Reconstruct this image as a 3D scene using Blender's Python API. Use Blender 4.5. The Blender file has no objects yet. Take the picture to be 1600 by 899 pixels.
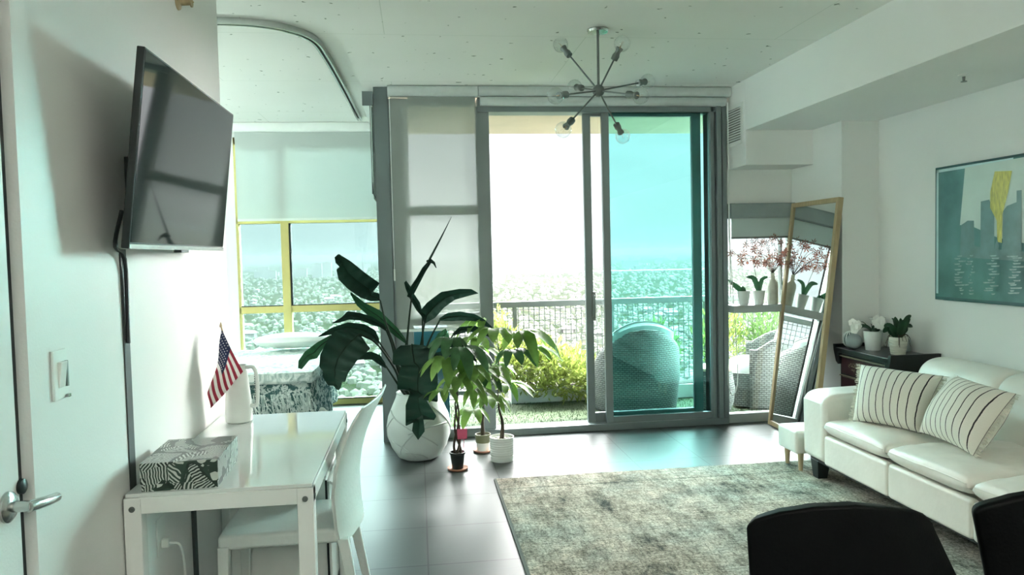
import bpy, bmesh, math, random
from mathutils import Vector, Matrix, noise
rnd = random.Random(7)
S = bpy.context.scene
COL = S.collection
PI = math.pi

# ------------------------------------------------------------------ camera
F, YAW, PITCH, ROLL, CAMH = 1173.93, .125084, -.045546, -.023098, 1.45
def _axes():
    cy, sy = math.cos(YAW), math.sin(YAW)
    r = Vector((cy, -sy, 0)); f = Vector((sy, cy, 0)); u = Vector((0, 0, 1))
    cp, sp = math.cos(PITCH), math.sin(PITCH)
    f, u = f*cp + u*sp, u*cp - f*sp
    cr, sr = math.cos(ROLL), math.sin(ROLL)
    r, u = r*cr + u*sr, u*cr - r*sr
    return r, f, u
CR, CF, CU = _axes()
CAM = Vector((0, 0, CAMH))
cd = bpy.data.cameras.new('camera'); cam = bpy.data.objects.new('camera', cd); COL.objects.link(cam)
cd.sensor_width = 36; cd.lens = F/1600*36; cd.clip_start = .05; cd.clip_end = 30000
m = Matrix.Identity(4)
for i in range(3):
    m[i][0] = CR[i]; m[i][1] = CU[i]; m[i][2] = -CF[i]; m[i][3] = CAM[i]
cam.matrix_world = m
S.camera = cam

def P(px, py, ax, val):
    """the point of the place seen at (px, py) that lies on the plane axis = val"""
    d = CR*((px-800)/F) + CF - CU*((py-449.5)/F)
    t = (val-CAM[ax])/d[ax]
    return CAM + d*t
def PY(px, py, y): return P(px, py, 1, y)
def PX(px, py, x): return P(px, py, 0, x)
def PZ(px, py, z): return P(px, py, 2, z)

# ------------------------------------------------------------------ light
SKY = 18.0
SUN = 6.0
S.view_settings.view_transform = 'Standard'
S.view_settings.look = 'None'
S.view_settings.gamma = 1
S.view_settings.use_curve_mapping = False
S.view_settings.exposure = 1.53
S.cycles.use_denoising = True
S.cycles.max_bounces = 10
S.cycles.diffuse_bounces = 6
S.cycles.glossy_bounces = 4
S.cycles.transmission_bounces = 6
S.cycles.transparent_max_bounces = 16
S.cycles.volume_bounces = 0
S.cycles.caustics_reflective = False
S.cycles.caustics_refractive = False
S.cycles.sample_clamp_indirect = 12

W = bpy.data.worlds.new('sky'); S.world = W; W.use_nodes = True
nt = W.node_tree; nt.nodes.clear()
tc = nt.nodes.new('ShaderNodeTexCoord'); sep = nt.nodes.new('ShaderNodeSeparateXYZ')
nt.links.new(tc.outputs['Generated'], sep.inputs[0])
ramp = nt.nodes.new('ShaderNodeValToRGB'); nt.links.new(sep.outputs['Z'], ramp.inputs[0])
e = ramp.color_ramp.elements
e[0].position = 0.0; e[0].color = (.0245, .0252, .0252, 1)
e[1].position = 1.0; e[1].color = (.90, .97, .98, 1)
k = e.new(.22); k.color = (.0232, .0252, .0256, 1)
k = e.new(.45); k.color = (1, .99, .97, 1)
nz = nt.nodes.new('ShaderNodeTexNoise'); nz.inputs['Scale'].default_value = 5; nz.inputs['Detail'].default_value = 6
mp = nt.nodes.new('ShaderNodeMapping'); mp.inputs['Scale'].default_value = (1, 1, 5)
nt.links.new(tc.outputs['Generated'], mp.inputs[0]); nt.links.new(mp.outputs[0], nz.inputs['Vector'])
cr = nt.nodes.new('ShaderNodeValToRGB'); nt.links.new(nz.outputs[0], cr.inputs[0])
cr.color_ramp.elements[0].position = .48; cr.color_ramp.elements[1].position = .75
mixc = nt.nodes.new('ShaderNodeMixRGB'); nt.links.new(cr.outputs[0], mixc.inputs[0])
nt.links.new(ramp.outputs[0], mixc.inputs[1]); mixc.inputs[2].default_value = (1.12, 1.12, 1.12, 1); mixc.blend_type = 'MULTIPLY'
# bright cloud bank added low to the right, unseen, to light the left wall
az = nt.nodes.new('ShaderNodeMapRange'); az.interpolation_type = 'SMOOTHSTEP'; nt.links.new(sep.outputs['X'], az.inputs[0])
az.inputs[1].default_value = .455; az.inputs[2].default_value = .56; az.inputs[3].default_value = 0; az.inputs[4].default_value = .8
up = nt.nodes.new('ShaderNodeMapRange'); nt.links.new(sep.outputs['Z'], up.inputs[0])
up.inputs[1].default_value = .0; up.inputs[2].default_value = .03; up.inputs[3].default_value = 0; up.inputs[4].default_value = 1
mulz = nt.nodes.new('ShaderNodeMath'); mulz.operation = 'MULTIPLY'; nt.links.new(az.outputs[0], mulz.inputs[0]); nt.links.new(up.outputs[0], mulz.inputs[1])
fo = nt.nodes.new('ShaderNodeMapRange'); fo.interpolation_type = 'SMOOTHSTEP'; nt.links.new(sep.outputs['X'], fo.inputs[0])
fo.inputs[1].default_value = .60; fo.inputs[2].default_value = .76; fo.inputs[3].default_value = 1; fo.inputs[4].default_value = .25
mulf = nt.nodes.new('ShaderNodeMath'); mulf.operation = 'MULTIPLY'; nt.links.new(mulz.outputs[0], mulf.inputs[0]); nt.links.new(fo.outputs[0], mulf.inputs[1]); mulz = mulf
addc = nt.nodes.new('ShaderNodeMixRGB'); addc.blend_type = 'MIX'; nt.links.new(mulz.outputs[0], addc.inputs[0]); nt.links.new(mixc.outputs[0], addc.inputs[1]); addc.inputs[2].default_value = (3.3, 3.25, 3.1, 1)
mixc = addc
bg = nt.nodes.new('ShaderNodeBackground'); bg.inputs[1].default_value = SKY
nt.links.new(mixc.outputs[0], bg.inputs[0])
wo = nt.nodes.new('ShaderNodeOutputWorld'); nt.links.new(bg.outputs[0], wo.inputs[0])

sl = bpy.data.lights.new('sun', 'SUN'); sl.energy = SUN; sl.angle = .012; sl.color = (1, .95, .82)
so = bpy.data.objects.new('sun', sl); COL.objects.link(so)
so.rotation_euler = Vector((-.10, -.36, -1)).to_track_quat('-Z', 'Y').to_euler()

def portal(x0, x1, z0, z1, y):
    l = bpy.data.lights.new('window_portal', 'AREA'); l.shape = 'RECTANGLE'; l.size = x1-x0; l.size_y = z1-z0
    l.cycles.is_portal = True
    o = bpy.data.objects.new('window_portal', l); COL.objects.link(o)
    o.location = ((x0+x1)/2, y, (z0+z1)/2); o.rotation_euler = (-PI/2, 0, 0)
portal(.55, 2.45, .06, 2.6, 6.06)
portal(-.05, .50, .06, 2.62, 6.06)
portal(2.54, 3.08, .06, 1.60, 6.06)
portal(-1.74, -.28, .03, 2.0, 7.62)
portal(-4.3, -1.95, .3, 2.6, 7.62)

def fill_lamp(name, x, y, z, size, watts, colour):
    l = bpy.data.lights.new(name, 'AREA'); l.shape = 'DISK'; l.size = size; l.energy = watts; l.color = colour
    o = bpy.data.objects.new(name, l); COL.objects.link(o); o.location = (x, y, z); o.rotation_euler = (PI, 0, 0)
# fill lights added out of view to brighten the rooms
# uplights: two behind the camera, one in the bedroom beyond the left wall
FILL_LAMPS = [('fill_uplight', 0.0, -1.6, 1.8, .5, 22, (1, .92, .84)), ('fill_uplight', 2.2, -1.6, 1.8, .5, 22, (1, .92, .84)),
         ('fill_uplight', -3.4, 5.4, 1.8, .5, 40, (.88, 1, .96))]
for a in FILL_LAMPS: fill_lamp(*a)
# the lamp bodies are built with the furniture

# ------------------------------------------------------------------ material helpers
def newmat(name):
    mt = bpy.data.materials.new(name); mt.use_nodes = True
    return mt, mt.node_tree.nodes, mt.node_tree.links
def pm(name, col, rough=.5, metal=0, var=.06, scale=8, bump=0, bscale=60, spec=.5, trans=0, coat=0, stretch=None, sub=0):
    """principled with a little procedural unevenness"""
    mt, N, L = newmat(name); b = N['Principled BSDF']
    b.inputs['Roughness'].default_value = rough; b.inputs['Metallic'].default_value = metal
    b.inputs['Specular IOR Level'].default_value = spec
    if coat: b.inputs['Coat Weight'].default_value = coat; b.inputs['Coat Roughness'].default_value = .05
    t = N.new('ShaderNodeTexCoord'); mpn = N.new('ShaderNodeMapping'); L.new(t.outputs['Object'], mpn.inputs[0])
    if stretch: mpn.inputs['Scale'].default_value = stretch
    n = N.new('ShaderNodeTexNoise'); n.inputs['Scale'].default_value = scale; n.inputs['Detail'].default_value = 4
    L.new(mpn.outputs[0], n.inputs['Vector'])
    r = N.new('ShaderNodeValToRGB'); L.new(n.outputs[0], r.inputs[0])
    r.color_ramp.elements[0].position = .3; r.color_ramp.elements[1].position = .7
    r.color_ramp.elements[0].color = tuple(c*(1-var) for c in col)+(1,)
    r.color_ramp.elements[1].color = tuple(min(1, c*(1+var)) for c in col)+(1,)
    L.new(r.outputs[0], b.inputs['Base Color'])
    if bump:
        n2 = N.new('ShaderNodeTexNoise'); n2.inputs['Scale'].default_value = bscale; n2.inputs['Detail'].default_value = 3
        L.new(mpn.outputs[0], n2.inputs['Vector'])
        bp = N.new('ShaderNodeBump'); bp.inputs['Strength'].default_value = bump; bp.inputs['Distance'].default_value = .01
        L.new(n2.outputs[0], bp.inputs['Height']); L.new(bp.outputs[0], b.inputs['Normal'])
    if trans:
        tr = N.new('ShaderNodeBsdfTranslucent'); L.new(r.outputs[0], tr.inputs[0])
        mx = N.new('ShaderNodeMixShader'); mx.inputs[0].default_value = trans
        L.new(b.outputs[0], mx.inputs[1]); L.new(tr.outputs[0], mx.inputs[2])
        L.new(mx.outputs[0], N['Material Output'].inputs[0])
    return mt
def glassmat(name, tint, refl=1.0, ior=1.45):
    mt, N, L = newmat(name); N.remove(N['Principled BSDF'])
    tr = N.new('ShaderNodeBsdfTransparent'); tr.inputs[0].default_value = tuple(tint)+(1,)
    gl = N.new('ShaderNodeBsdfGlossy'); gl.inputs['Roughness'].default_value = .01; gl.inputs[0].default_value = (refl, refl, refl, 1)
    fr = N.new('ShaderNodeFresnel'); fr.inputs[0].default_value = ior
    mx = N.new('ShaderNodeMixShader'); L.new(fr.outputs[0], mx.inputs[0]); L.new(tr.outputs[0], mx.inputs[1]); L.new(gl.outputs[0], mx.inputs[2])
    L.new(mx.outputs[0], N['Material Output'].inputs[0])
    return mt
def shademat(name, col, openness, transl):
    mt, N, L = newmat(name); b = N['Principled BSDF']; b.inputs['Roughness'].default_value = .8
    t = N.new('ShaderNodeTexCoord')
    w = N.new('ShaderNodeTexNoise'); w.inputs['Scale'].default_value = 300; L.new(t.outputs['Object'], w.inputs['Vector'])
    r = N.new('ShaderNodeValToRGB'); L.new(w.outputs[0], r.inputs[0])
    r.color_ramp.elements[0].color = tuple(c*.94 for c in col)+(1,); r.color_ramp.elements[1].color = tuple(col)+(1,)
    L.new(r.outputs[0], b.inputs['Base Color'])
    tl = N.new('ShaderNodeBsdfTranslucent'); L.new(r.outputs[0], tl.inputs[0])
    m1 = N.new('ShaderNodeMixShader'); m1.inputs[0].default_value = transl; L.new(b.outputs[0], m1.inputs[1]); L.new(tl.outputs[0], m1.inputs[2])
    tr = N.new('ShaderNodeBsdfTransparent')
    m2 = N.new('ShaderNodeMixShader'); m2.inputs[0].default_value = openness; L.new(m1.outputs[0], m2.inputs[1]); L.new(tr.outputs[0], m2.inputs[2])
    L.new(m2.outputs[0], N['Material Output'].inputs[0])
    return mt

# ------------------------------------------------------------------ mesh helpers
def wloc(o):
    M = Matrix.Identity(4)
    while o is not None:
        M = o.matrix_basis @ M; o = o.parent
    return M
class MB:
    def __init__(s): s.bm = bmesh.new(); s.mi = 0
    def _f(s, vs):
        try:
            f = s.bm.faces.new(vs); f.material_index = s.mi; return f
        except ValueError: return None
    def v(s, p): return s.bm.verts.new(p)
    def box(s, x0, x1, y0, y1, z0, z1):
        c = [s.v((x, y, z)) for z in (z0, z1) for y in (y0, y1) for x in (x0, x1)]
        for q in ((0, 2, 3, 1), (4, 5, 7, 6), (0, 1, 5, 4), (2, 6, 7, 3), (0, 4, 6, 2), (1, 3, 7, 5)): s._f([c[i] for i in q])
        return s
    def hexa(s, lo, hi):
        a = [s.v(p) for p in lo]; b = [s.v(p) for p in hi]; n = len(a)
        s._f(a[::-1]); s._f(b)
        for i in range(n): s._f([a[i], a[(i+1) % n], b[(i+1) % n], b[i]])
        return s
    def tube(s, pts, r, seg=8, cap=True):
        pts = [Vector(p) for p in pts]; n = len(pts)
        rs = r if isinstance(r, (list, tuple)) else [r]*n
        rings = []; up = None
        for i, p in enumerate(pts):
            t = (pts[min(i+1, n-1)]-pts[max(i-1, 0)]).normalized()
            if up is None:
                up = Vector((0, 0, 1)) if abs(t.z) < .9 else Vector((1, 0, 0))
            a = t.cross(up).normalized(); b = a.cross(t).normalized(); up = b
            rings.append([s.v(p + (a*math.cos(2*PI*k/seg) + b*math.sin(2*PI*k/seg))*rs[i]) for k in range(seg)])
        for i in range(n-1):
            for k in range(seg): s._f([rings[i][k], rings[i][(k+1) % seg], rings[i+1][(k+1) % seg], rings[i+1][k]])
        if cap: s._f(rings[0][::-1]); s._f(rings[-1])
        return s
    def cyl(s, p0, p1, r0, r1=None, seg=16): return s.tube([p0, p1], [r0, r0 if r1 is None else r1], seg)
    def lathe(s, prof, c, seg=32, axis=None):
        c = Vector(c)
        if axis is None: ax = (Vector((1, 0, 0)), Vector((0, 1, 0)), Vector((0, 0, 1)))
        else:
            z = Vector(axis).normalized(); x = z.orthogonal().normalized(); ax = (x, z.cross(x), z)
        rings = []
        for r, z in prof:
            if r < 1e-6: rings.append([s.v(c+ax[2]*z)])
            else: rings.append([s.v(c+(ax[0]*math.cos(2*PI*k/seg)+ax[1]*math.sin(2*PI*k/seg))*r+ax[2]*z) for k in range(seg)])
        for a, b in zip(rings, rings[1:]):
            for k in range(seg):
                k2 = (k+1) % seg
                if len(a) == 1 and len(b) == 1: continue
                if len(a) == 1: s._f([a[0], b[k2], b[k]])
                elif len(b) == 1: s._f([a[k], a[k2], b[0]])
                else: s._f([a[k], a[k2], b[k2], b[k]])
        return s
    def sphere(s, c, r, seg=16, sc=(1, 1, 1)):
        n = seg//2
        prof = [(math.sin(PI*i/n)*r, -math.cos(PI*i/n)*r) for i in range(n+1)]
        st = len(s.bm.verts); s.lathe(prof, (0, 0, 0), seg)
        s.bm.verts.ensure_lookup_table()
        for i in range(st, len(s.bm.verts)):
            q = s.bm.verts[i].co; s.bm.verts[i].co = Vector((q.x*sc[0]+c[0], q.y*sc[1]+c[1], q.z*sc[2]+c[2]))
        return s
    def prism(s, poly, ax, a0, a1):
        """poly of 2-D points in the two other axes (in order), swept along axis ax"""
        o = [i for i in range(3) if i != ax]
        def mk(p, a):
            q = [0, 0, 0]; q[ax] = a; q[o[0]] = p[0]; q[o[1]] = p[1]; return q
        return s.hexa([mk(p, a0) for p in poly], [mk(p, a1) for p in poly])
    def uvgrid(s, fn, nu, nv):
        uvl = s.bm.loops.layers.uv.get('UVMap') or s.bm.loops.layers.uv.new('UVMap')
        g = [[s.v(fn(i/nu, j/nv)) for j in range(nv+1)] for i in range(nu+1)]
        for i in range(nu):
            for j in range(nv):
                f = s._f([g[i][j], g[i+1][j], g[i+1][j+1], g[i][j+1]])
                for lp, (a, b) in zip(f.loops, ((i, j), (i+1, j), (i+1, j+1), (i, j+1))): lp[uvl].uv = (a/nu, b/nv)
        return s
    def grid(s, fn, nu, nv, cu=False):
        g = [[s.v(fn(i/nu, j/nv)) for j in range(nv+1)] for i in range(nu+(0 if cu else 1))]
        for i in range(nu):
            for j in range(nv):
                a = g[i]; b = g[(i+1) % len(g)]
                s._f([a[j], b[j], b[j+1], a[j+1]])
        return s
    def face(s, pts): s._f([s.v(p) for p in pts]); return s
    def build(s, name, mat, parent=None, bevel=0, seg=2, solid=0, subs=0, angle=35, recalc=True, kind=None):
        bm = s.bm
        if recalc: bmesh.ops.recalc_face_normals(bm, faces=bm.faces)
        if parent is not None:
            bm.transform(wloc(parent).inverted())
        me = bpy.data.meshes.new(name); bm.to_mesh(me); bm.free()
        for mt in (mat if isinstance(mat, (list, tuple)) else [mat]): me.materials.append(mt)
        for p in me.polygons: p.use_smooth = True
        if subs == 0: me.set_sharp_from_angle(angle=math.radians(angle))
        o = bpy.data.objects.new(name, me); COL.objects.link(o)
        if parent is not None: o.parent = parent
        if solid:
            q = o.modifiers.new('solid', 'SOLIDIFY'); q.thickness = solid; q.offset = 0
        if bevel:
            q = o.modifiers.new('bevel', 'BEVEL'); q.width = bevel; q.segments = seg; q.limit_method = 'ANGLE'; q.angle_limit = math.radians(40)
            q.harden_normals = True
        if subs:
            q = o.modifiers.new('subs', 'SUBSURF'); q.levels = subs; q.render_levels = subs
        if kind: o['kind'] = kind
        return o
def tag(o, label, cat, group=None):
    o['label'] = label; o['category'] = cat
    if group: o['group'] = group
    return o
def thing(name, loc, label, cat, group=None, rz=0):
    o = bpy.data.objects.new(name, None); COL.objects.link(o); o.location = loc; o.rotation_euler = (0, 0, rz)
    o.empty_display_size = .1
    return tag(o, label, cat, group)
def struct(o): o['kind'] = 'structure'; return o
def root_struct(name, loc=(0, 0, 0)):
    o = bpy.data.objects.new(name, None); COL.objects.link(o); o.location = loc; o['kind'] = 'structure'; return o
def lerp(a, b, t): return a+(b-a)*t
def catmull(pts, n):
    pts = [Vector(p) for p in pts]
    q = [pts[0]*2-pts[1]]+pts+[pts[-1]*2-pts[-2]]
    out = []
    for i in range(n+1):
        x = i/n*(len(pts)-1); k = min(int(x), len(pts)-2); t = x-k
        a, b, c, d = q[k:k+4]
        out.append(.5*((2*b)+(c-a)*t+(2*a-5*b+4*c-d)*t*t+(3*b-a-3*c+d)*t**3))
    return out

# ------------------------------------------------------------------ materials
def wallmat(name, col, rough=.55):
    mt, N, L = newmat(name); b = N['Principled BSDF']
    g = N.new('ShaderNodeNewGeometry')
    n = N.new('ShaderNodeTexNoise'); n.inputs['Scale'].default_value = 1.3; n.inputs['Detail'].default_value = 5; L.new(g.outputs['Position'], n.inputs['Vector'])
    r = N.new('ShaderNodeValToRGB'); L.new(n.outputs[0], r.inputs[0])
    r.color_ramp.elements[0].position = .3; r.color_ramp.elements[1].position = .7
    r.color_ramp.elements[0].color = tuple(c*.97 for c in col)+(1,); r.color_ramp.elements[1].color = tuple(col)+(1,)
    L.new(r.outputs[0], b.inputs['Base Color']); b.inputs['Roughness'].default_value = rough; b.inputs['Specular IOR Level'].default_value = .35
    n2 = N.new('ShaderNodeTexNoise'); n2.inputs['Scale'].default_value = 140; n2.inputs['Detail'].default_value = 3; L.new(g.outputs['Position'], n2.inputs['Vector'])
    bp = N.new('ShaderNodeBump'); bp.inputs['Strength'].default_value = .12; bp.inputs['Distance'].default_value = .004
    L.new(n2.outputs[0], bp.inputs['Height']); L.new(bp.outputs[0], b.inputs['Normal'])
    return mt
WHITE = (.84, .865, .845)
M_wall = wallmat('painted wall', WHITE)
M_wall_satin = wallmat('satin wall', (.82, .84, .825), .38)
def ceilmat():
    mt, N, L = newmat('painted concrete'); b = N['Principled BSDF']; b.inputs['Roughness'].default_value = .7
    g = N.new('ShaderNodeNewGeometry')
    # sparse dark pits
    n = N.new('ShaderNodeTexNoise'); n.inputs['Scale'].default_value = 16; n.inputs['Detail'].default_value = 2; L.new(g.outputs['Position'], n.inputs['Vector'])
    r = N.new('ShaderNodeValToRGB'); L.new(n.outputs[0], r.inputs[0])
    r.color_ramp.elements[0].position = .708; r.color_ramp.elements[0].color = (1, 1, 1, 1)
    r.color_ramp.elements[1].position = .733; r.color_ramp.elements[1].color = (.30, .34, .30, 1)
    n1 = N.new('ShaderNodeTexNoise'); n1.inputs['Scale'].default_value = 1.1; n1.inputs['Detail'].default_value = 4; L.new(g.outputs['Position'], n1.inputs['Vector'])
    r1 = N.new('ShaderNodeValToRGB'); L.new(n1.outputs[0], r1.inputs[0])
    r1.color_ramp.elements[0].position = .3; r1.color_ramp.elements[0].color = (.84, .86, .82, 1); r1.color_ramp.elements[1].position = .7; r1.color_ramp.elements[1].color = (.88, .90, .86, 1)
    # faint formwork joints
    br = N.new('ShaderNodeTexBrick'); br.offset = .5
    for k_, v_ in (('Scale', 1), ('Brick Width', 2.4), ('Row Height', 1.2), ('Mortar Size', .0035), ('Mortar Smooth', .6)): br.inputs[k_].default_value = v_
    br.inputs['Color1'].default_value = br.inputs['Color2'].default_value = (1, 1, 1, 1); br.inputs['Mortar'].default_value = (.80, .83, .80, 1)
    mp_ = N.new('ShaderNodeMapping'); mp_.inputs['Location'].default_value = (.15, .3, 0); L.new(g.outputs['Position'], mp_.inputs[0]); L.new(mp_.outputs[0], br.inputs['Vector'])
    m1 = N.new('ShaderNodeMixRGB'); m1.blend_type = 'MULTIPLY'; m1.inputs[0].default_value = 1; L.new(r1.outputs[0], m1.inputs[1]); L.new(r.outputs[0], m1.inputs[2])
    m2 = N.new('ShaderNodeMixRGB'); m2.blend_type = 'MULTIPLY'; m2.inputs[0].default_value = 1; L.new(m1.outputs[0], m2.inputs[1]); L.new(br.outputs[0], m2.inputs[2])
    L.new(m2.outputs[0], b.inputs['Base Color'])
    return mt
M_ceil = ceilmat()
def tilemat():
    mt, N, L = newmat('grey floor tiles'); b = N['Principled BSDF']
    g = N.new('ShaderNodeNewGeometry'); mp_ = N.new('ShaderNodeMapping'); mp_.inputs['Location'].default_value = (-.012+.4755*10, -3.478+.4975*20, 0)
    L.new(g.outputs['Position'], mp_.inputs[0])
    br = N.new('ShaderNodeTexBrick'); br.offset = 0; br.squash = 1
    for k_, v_ in (('Scale', 1), ('Brick Width', .4755), ('Row Height', .4975), ('Mortar Size', .0045), ('Mortar Smooth', .1), ('Bias', 0)): br.inputs[k_].default_value = v_
    br.inputs['Color1'].default_value = (.062, .074, .073, 1); br.inputs['Color2'].default_value = (.074, .085, .083, 1); br.inputs['Mortar'].default_value = (.028, .032, .032, 1)
    L.new(mp_.outputs[0], br.inputs['Vector'])
    n = N.new('ShaderNodeTexNoise'); n.inputs['Scale'].default_value = 30; n.inputs['Detail'].default_value = 6
    ms = N.new('ShaderNodeMapping'); ms.inputs['Scale'].default_value = (.3, 3, 1); L.new(g.outputs['Position'], ms.inputs[0]); L.new(ms.outputs[0], n.inputs['Vector'])
    mx = N.new('ShaderNodeMixRGB'); mx.blend_type = 'OVERLAY'; mx.inputs[0].default_value = .25; L.new(br.outputs[0], mx.inputs[1]); L.new(n.outputs[0], mx.inputs[2])
    L.new(mx.outputs[0], b.inputs['Base Color'])
    rr = N.new('ShaderNodeMapRange'); rr.inputs[3].default_value = .30; rr.inputs[4].default_value = .42; L.new(n.outputs[0], rr.inputs[0]); L.new(rr.outputs[0], b.inputs['Roughness'])
    b.inputs['Specular IOR Level'].default_value = .28
    bp = N.new('ShaderNodeBump'); bp.invert = True; bp.inputs['Strength'].default_value = .5; bp.inputs['Distance'].default_value = .003
    L.new(br.outputs['Fac'], bp.inputs['Height']); L.new(bp.outputs[0], b.inputs['Normal'])
    return mt
M_tile = tilemat()
M_alu = pm('painted aluminium', (.20, .245, .25), .4, .3, .04, 4)
M_alu_light = pm('pale aluminium', (.42, .47, .46), .4, .3, .04, 4)
M_post = pm('grey painted post', (.145, .185, .19), .55, 0, .05, 3)
M_gold = pm('ochre window frame', (.62, .53, .20), .5, 0, .08, 4)
M_fabric_white = pm('cassette fabric', (.55, .61, .60), .7, 0, .04, 20)
M_glass = glassmat('clear glass', (.92, .945, .94))
M_glass_teal = glassmat('teal tinted glass', (.63, .94, .93))
M_glass_bed = glassmat('bedroom glass', (.66, .80, .79))
M_glass_small = glassmat('small window glass', (.90, .95, .95))
M_glass_clear = glassmat('clear open glass', (.9, .95, .94))
M_shade = shademat('white screen shade', (.50, .55, .525), .52, .20)
M_shade_bed = shademat('bedroom shade', (.66, .72, .70), .0, .32)
M_shade_small = shademat('small window shade', (.55, .64, .62), .0, .18)
M_white_gloss = pm('white lacquer', (.82, .86, .84), .18, 0, .02, 6, spec=.6)
M_glass_top = pm('glossy white glass top', (.72, .77, .75), .06, 0, .02, 5, spec=.9, coat=.6)
M_white = pm('white plastic', (.80, .84, .81), .4, 0, .03, 8)
M_ceramic = pm('white ceramic', (.78, .83, .80), .25, 0, .04, 10)
M_black = pm('black gloss', (.006, .012, .013), .28, 0, .2, 10)
M_screen = pm('dark screen', (.004, .010, .012), .04, 0, .2, 4, spec=.6, coat=.25)
M_dark = pm('dark plastic', (.01, .016, .017), .45, 0, .2, 10)
M_steel = pm('brushed steel', (.55, .58, .57), .25, 1, .05, 30)
M_nickel = pm('grey nickel', (.17, .20, .19), .38, .7, .06, 30)
M_leather = pm('ivory leather', (.81, .79, .73), .42, 0, .04, 5, bump=.55, bscale=11)
M_leather_white = pm('white leather', (.74, .79, .76), .42, 0, .04, 6, bump=.15, bscale=60)
M_black_leather = pm('black leather', (.0018, .0026, .003), .45, 0, .2, 10, bump=.06, bscale=120, spec=.12)
M_pale_wood = pm('pale oak', (.55, .42, .27), .5, 0, .15, 6, stretch=(8, 8, 1))
M_gold_wood = pm('light brass wood', (.44, .35, .20), .42, 0, .12, 6, stretch=(8, 8, 1))
M_dark_wood = pm('black lacquer wood', (.010, .012, .013), .3, 0, .3, 8)
M_red_wood = pm('dark red lacquer', (.045, .014, .018), .32, 0, .3, 8)
M_inlay = pm('pale inlay', (.26, .22, .15), .4, 0, .3, 30)
M_terracotta = pm('terracotta', (.38, .17, .11), .7, 0, .15, 12)
M_soil = pm('potting soil', (.035, .027, .02), .95, 0, .4, 40, bump=.6, bscale=80)
M_pebble = pm('white pebbles', (.62, .62, .56), .7, 0, .5, 50, bump=.8, bscale=70)
M_bop = pm('dark paddle leaf', (.008, .029, .019), .40, 0, .3, 3, trans=.15, spec=.25)
M_bop2 = pm('green paddle leaf', (.020, .075, .034), .42, 0, .3, 3, trans=.35, spec=.25)
M_bop_stem = pm('leaf stalk', (.010, .024, .014), .6, 0, .3, 10, spec=.15)
M_money = pm('bright palmate leaf', (.17, .32, .07), .4, 0, .35, 9, trans=.6)
M_money_dark = pm('deep palmate leaf', (.05, .14, .05), .4, 0, .35, 9, trans=.45)
M_bark = pm('brown bark', (.045, .035, .022), .85, 0, .35, 25, bump=.5, bscale=60)
M_shrub = pm('yellow green shrub', (.21, .27, .06), .5, 0, .45, 14, trans=.45)
M_shrub2 = pm('mid green shrub', (.09, .17, .05), .5, 0, .4, 14, trans=.45)
M_orchid_leaf = pm('orchid leaf', (.020, .075, .032), .35, 0, .3, 12, trans=.2)
M_petal = pm('white petal', (.90, .91, .87), .6, 0, .04, 10, trans=.15)
M_maple = pm('red maple leaf', (.24, .095, .065), .6, 0, .3, 15, trans=.35)
M_concrete_pot = pm('pale carved pot', (.50, .57, .55), .55, 0, .07, 6, bump=.15, bscale=30)
M_pink = pm('pink plant tag', (.62, .10, .19), .6, 0, .1, 10)
M_beige_slab = pm('beige balcony soffit', (.62, .50, .38), .8, 0, .05, 3)
M_rail = pm('grey railing', (.10, .115, .112), .5, .3, .08, 5)
M_planter = pm('white planter', (.50, .55, .53), .6, 0, .08, 5)
M_teal_box = pm('teal cabinet', (.012, .13, .16), .5, 0, .08, 4)
M_cushion_out = pm('outdoor cushion', (.52, .60, .58), .8, 0, .05, 14)

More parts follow.
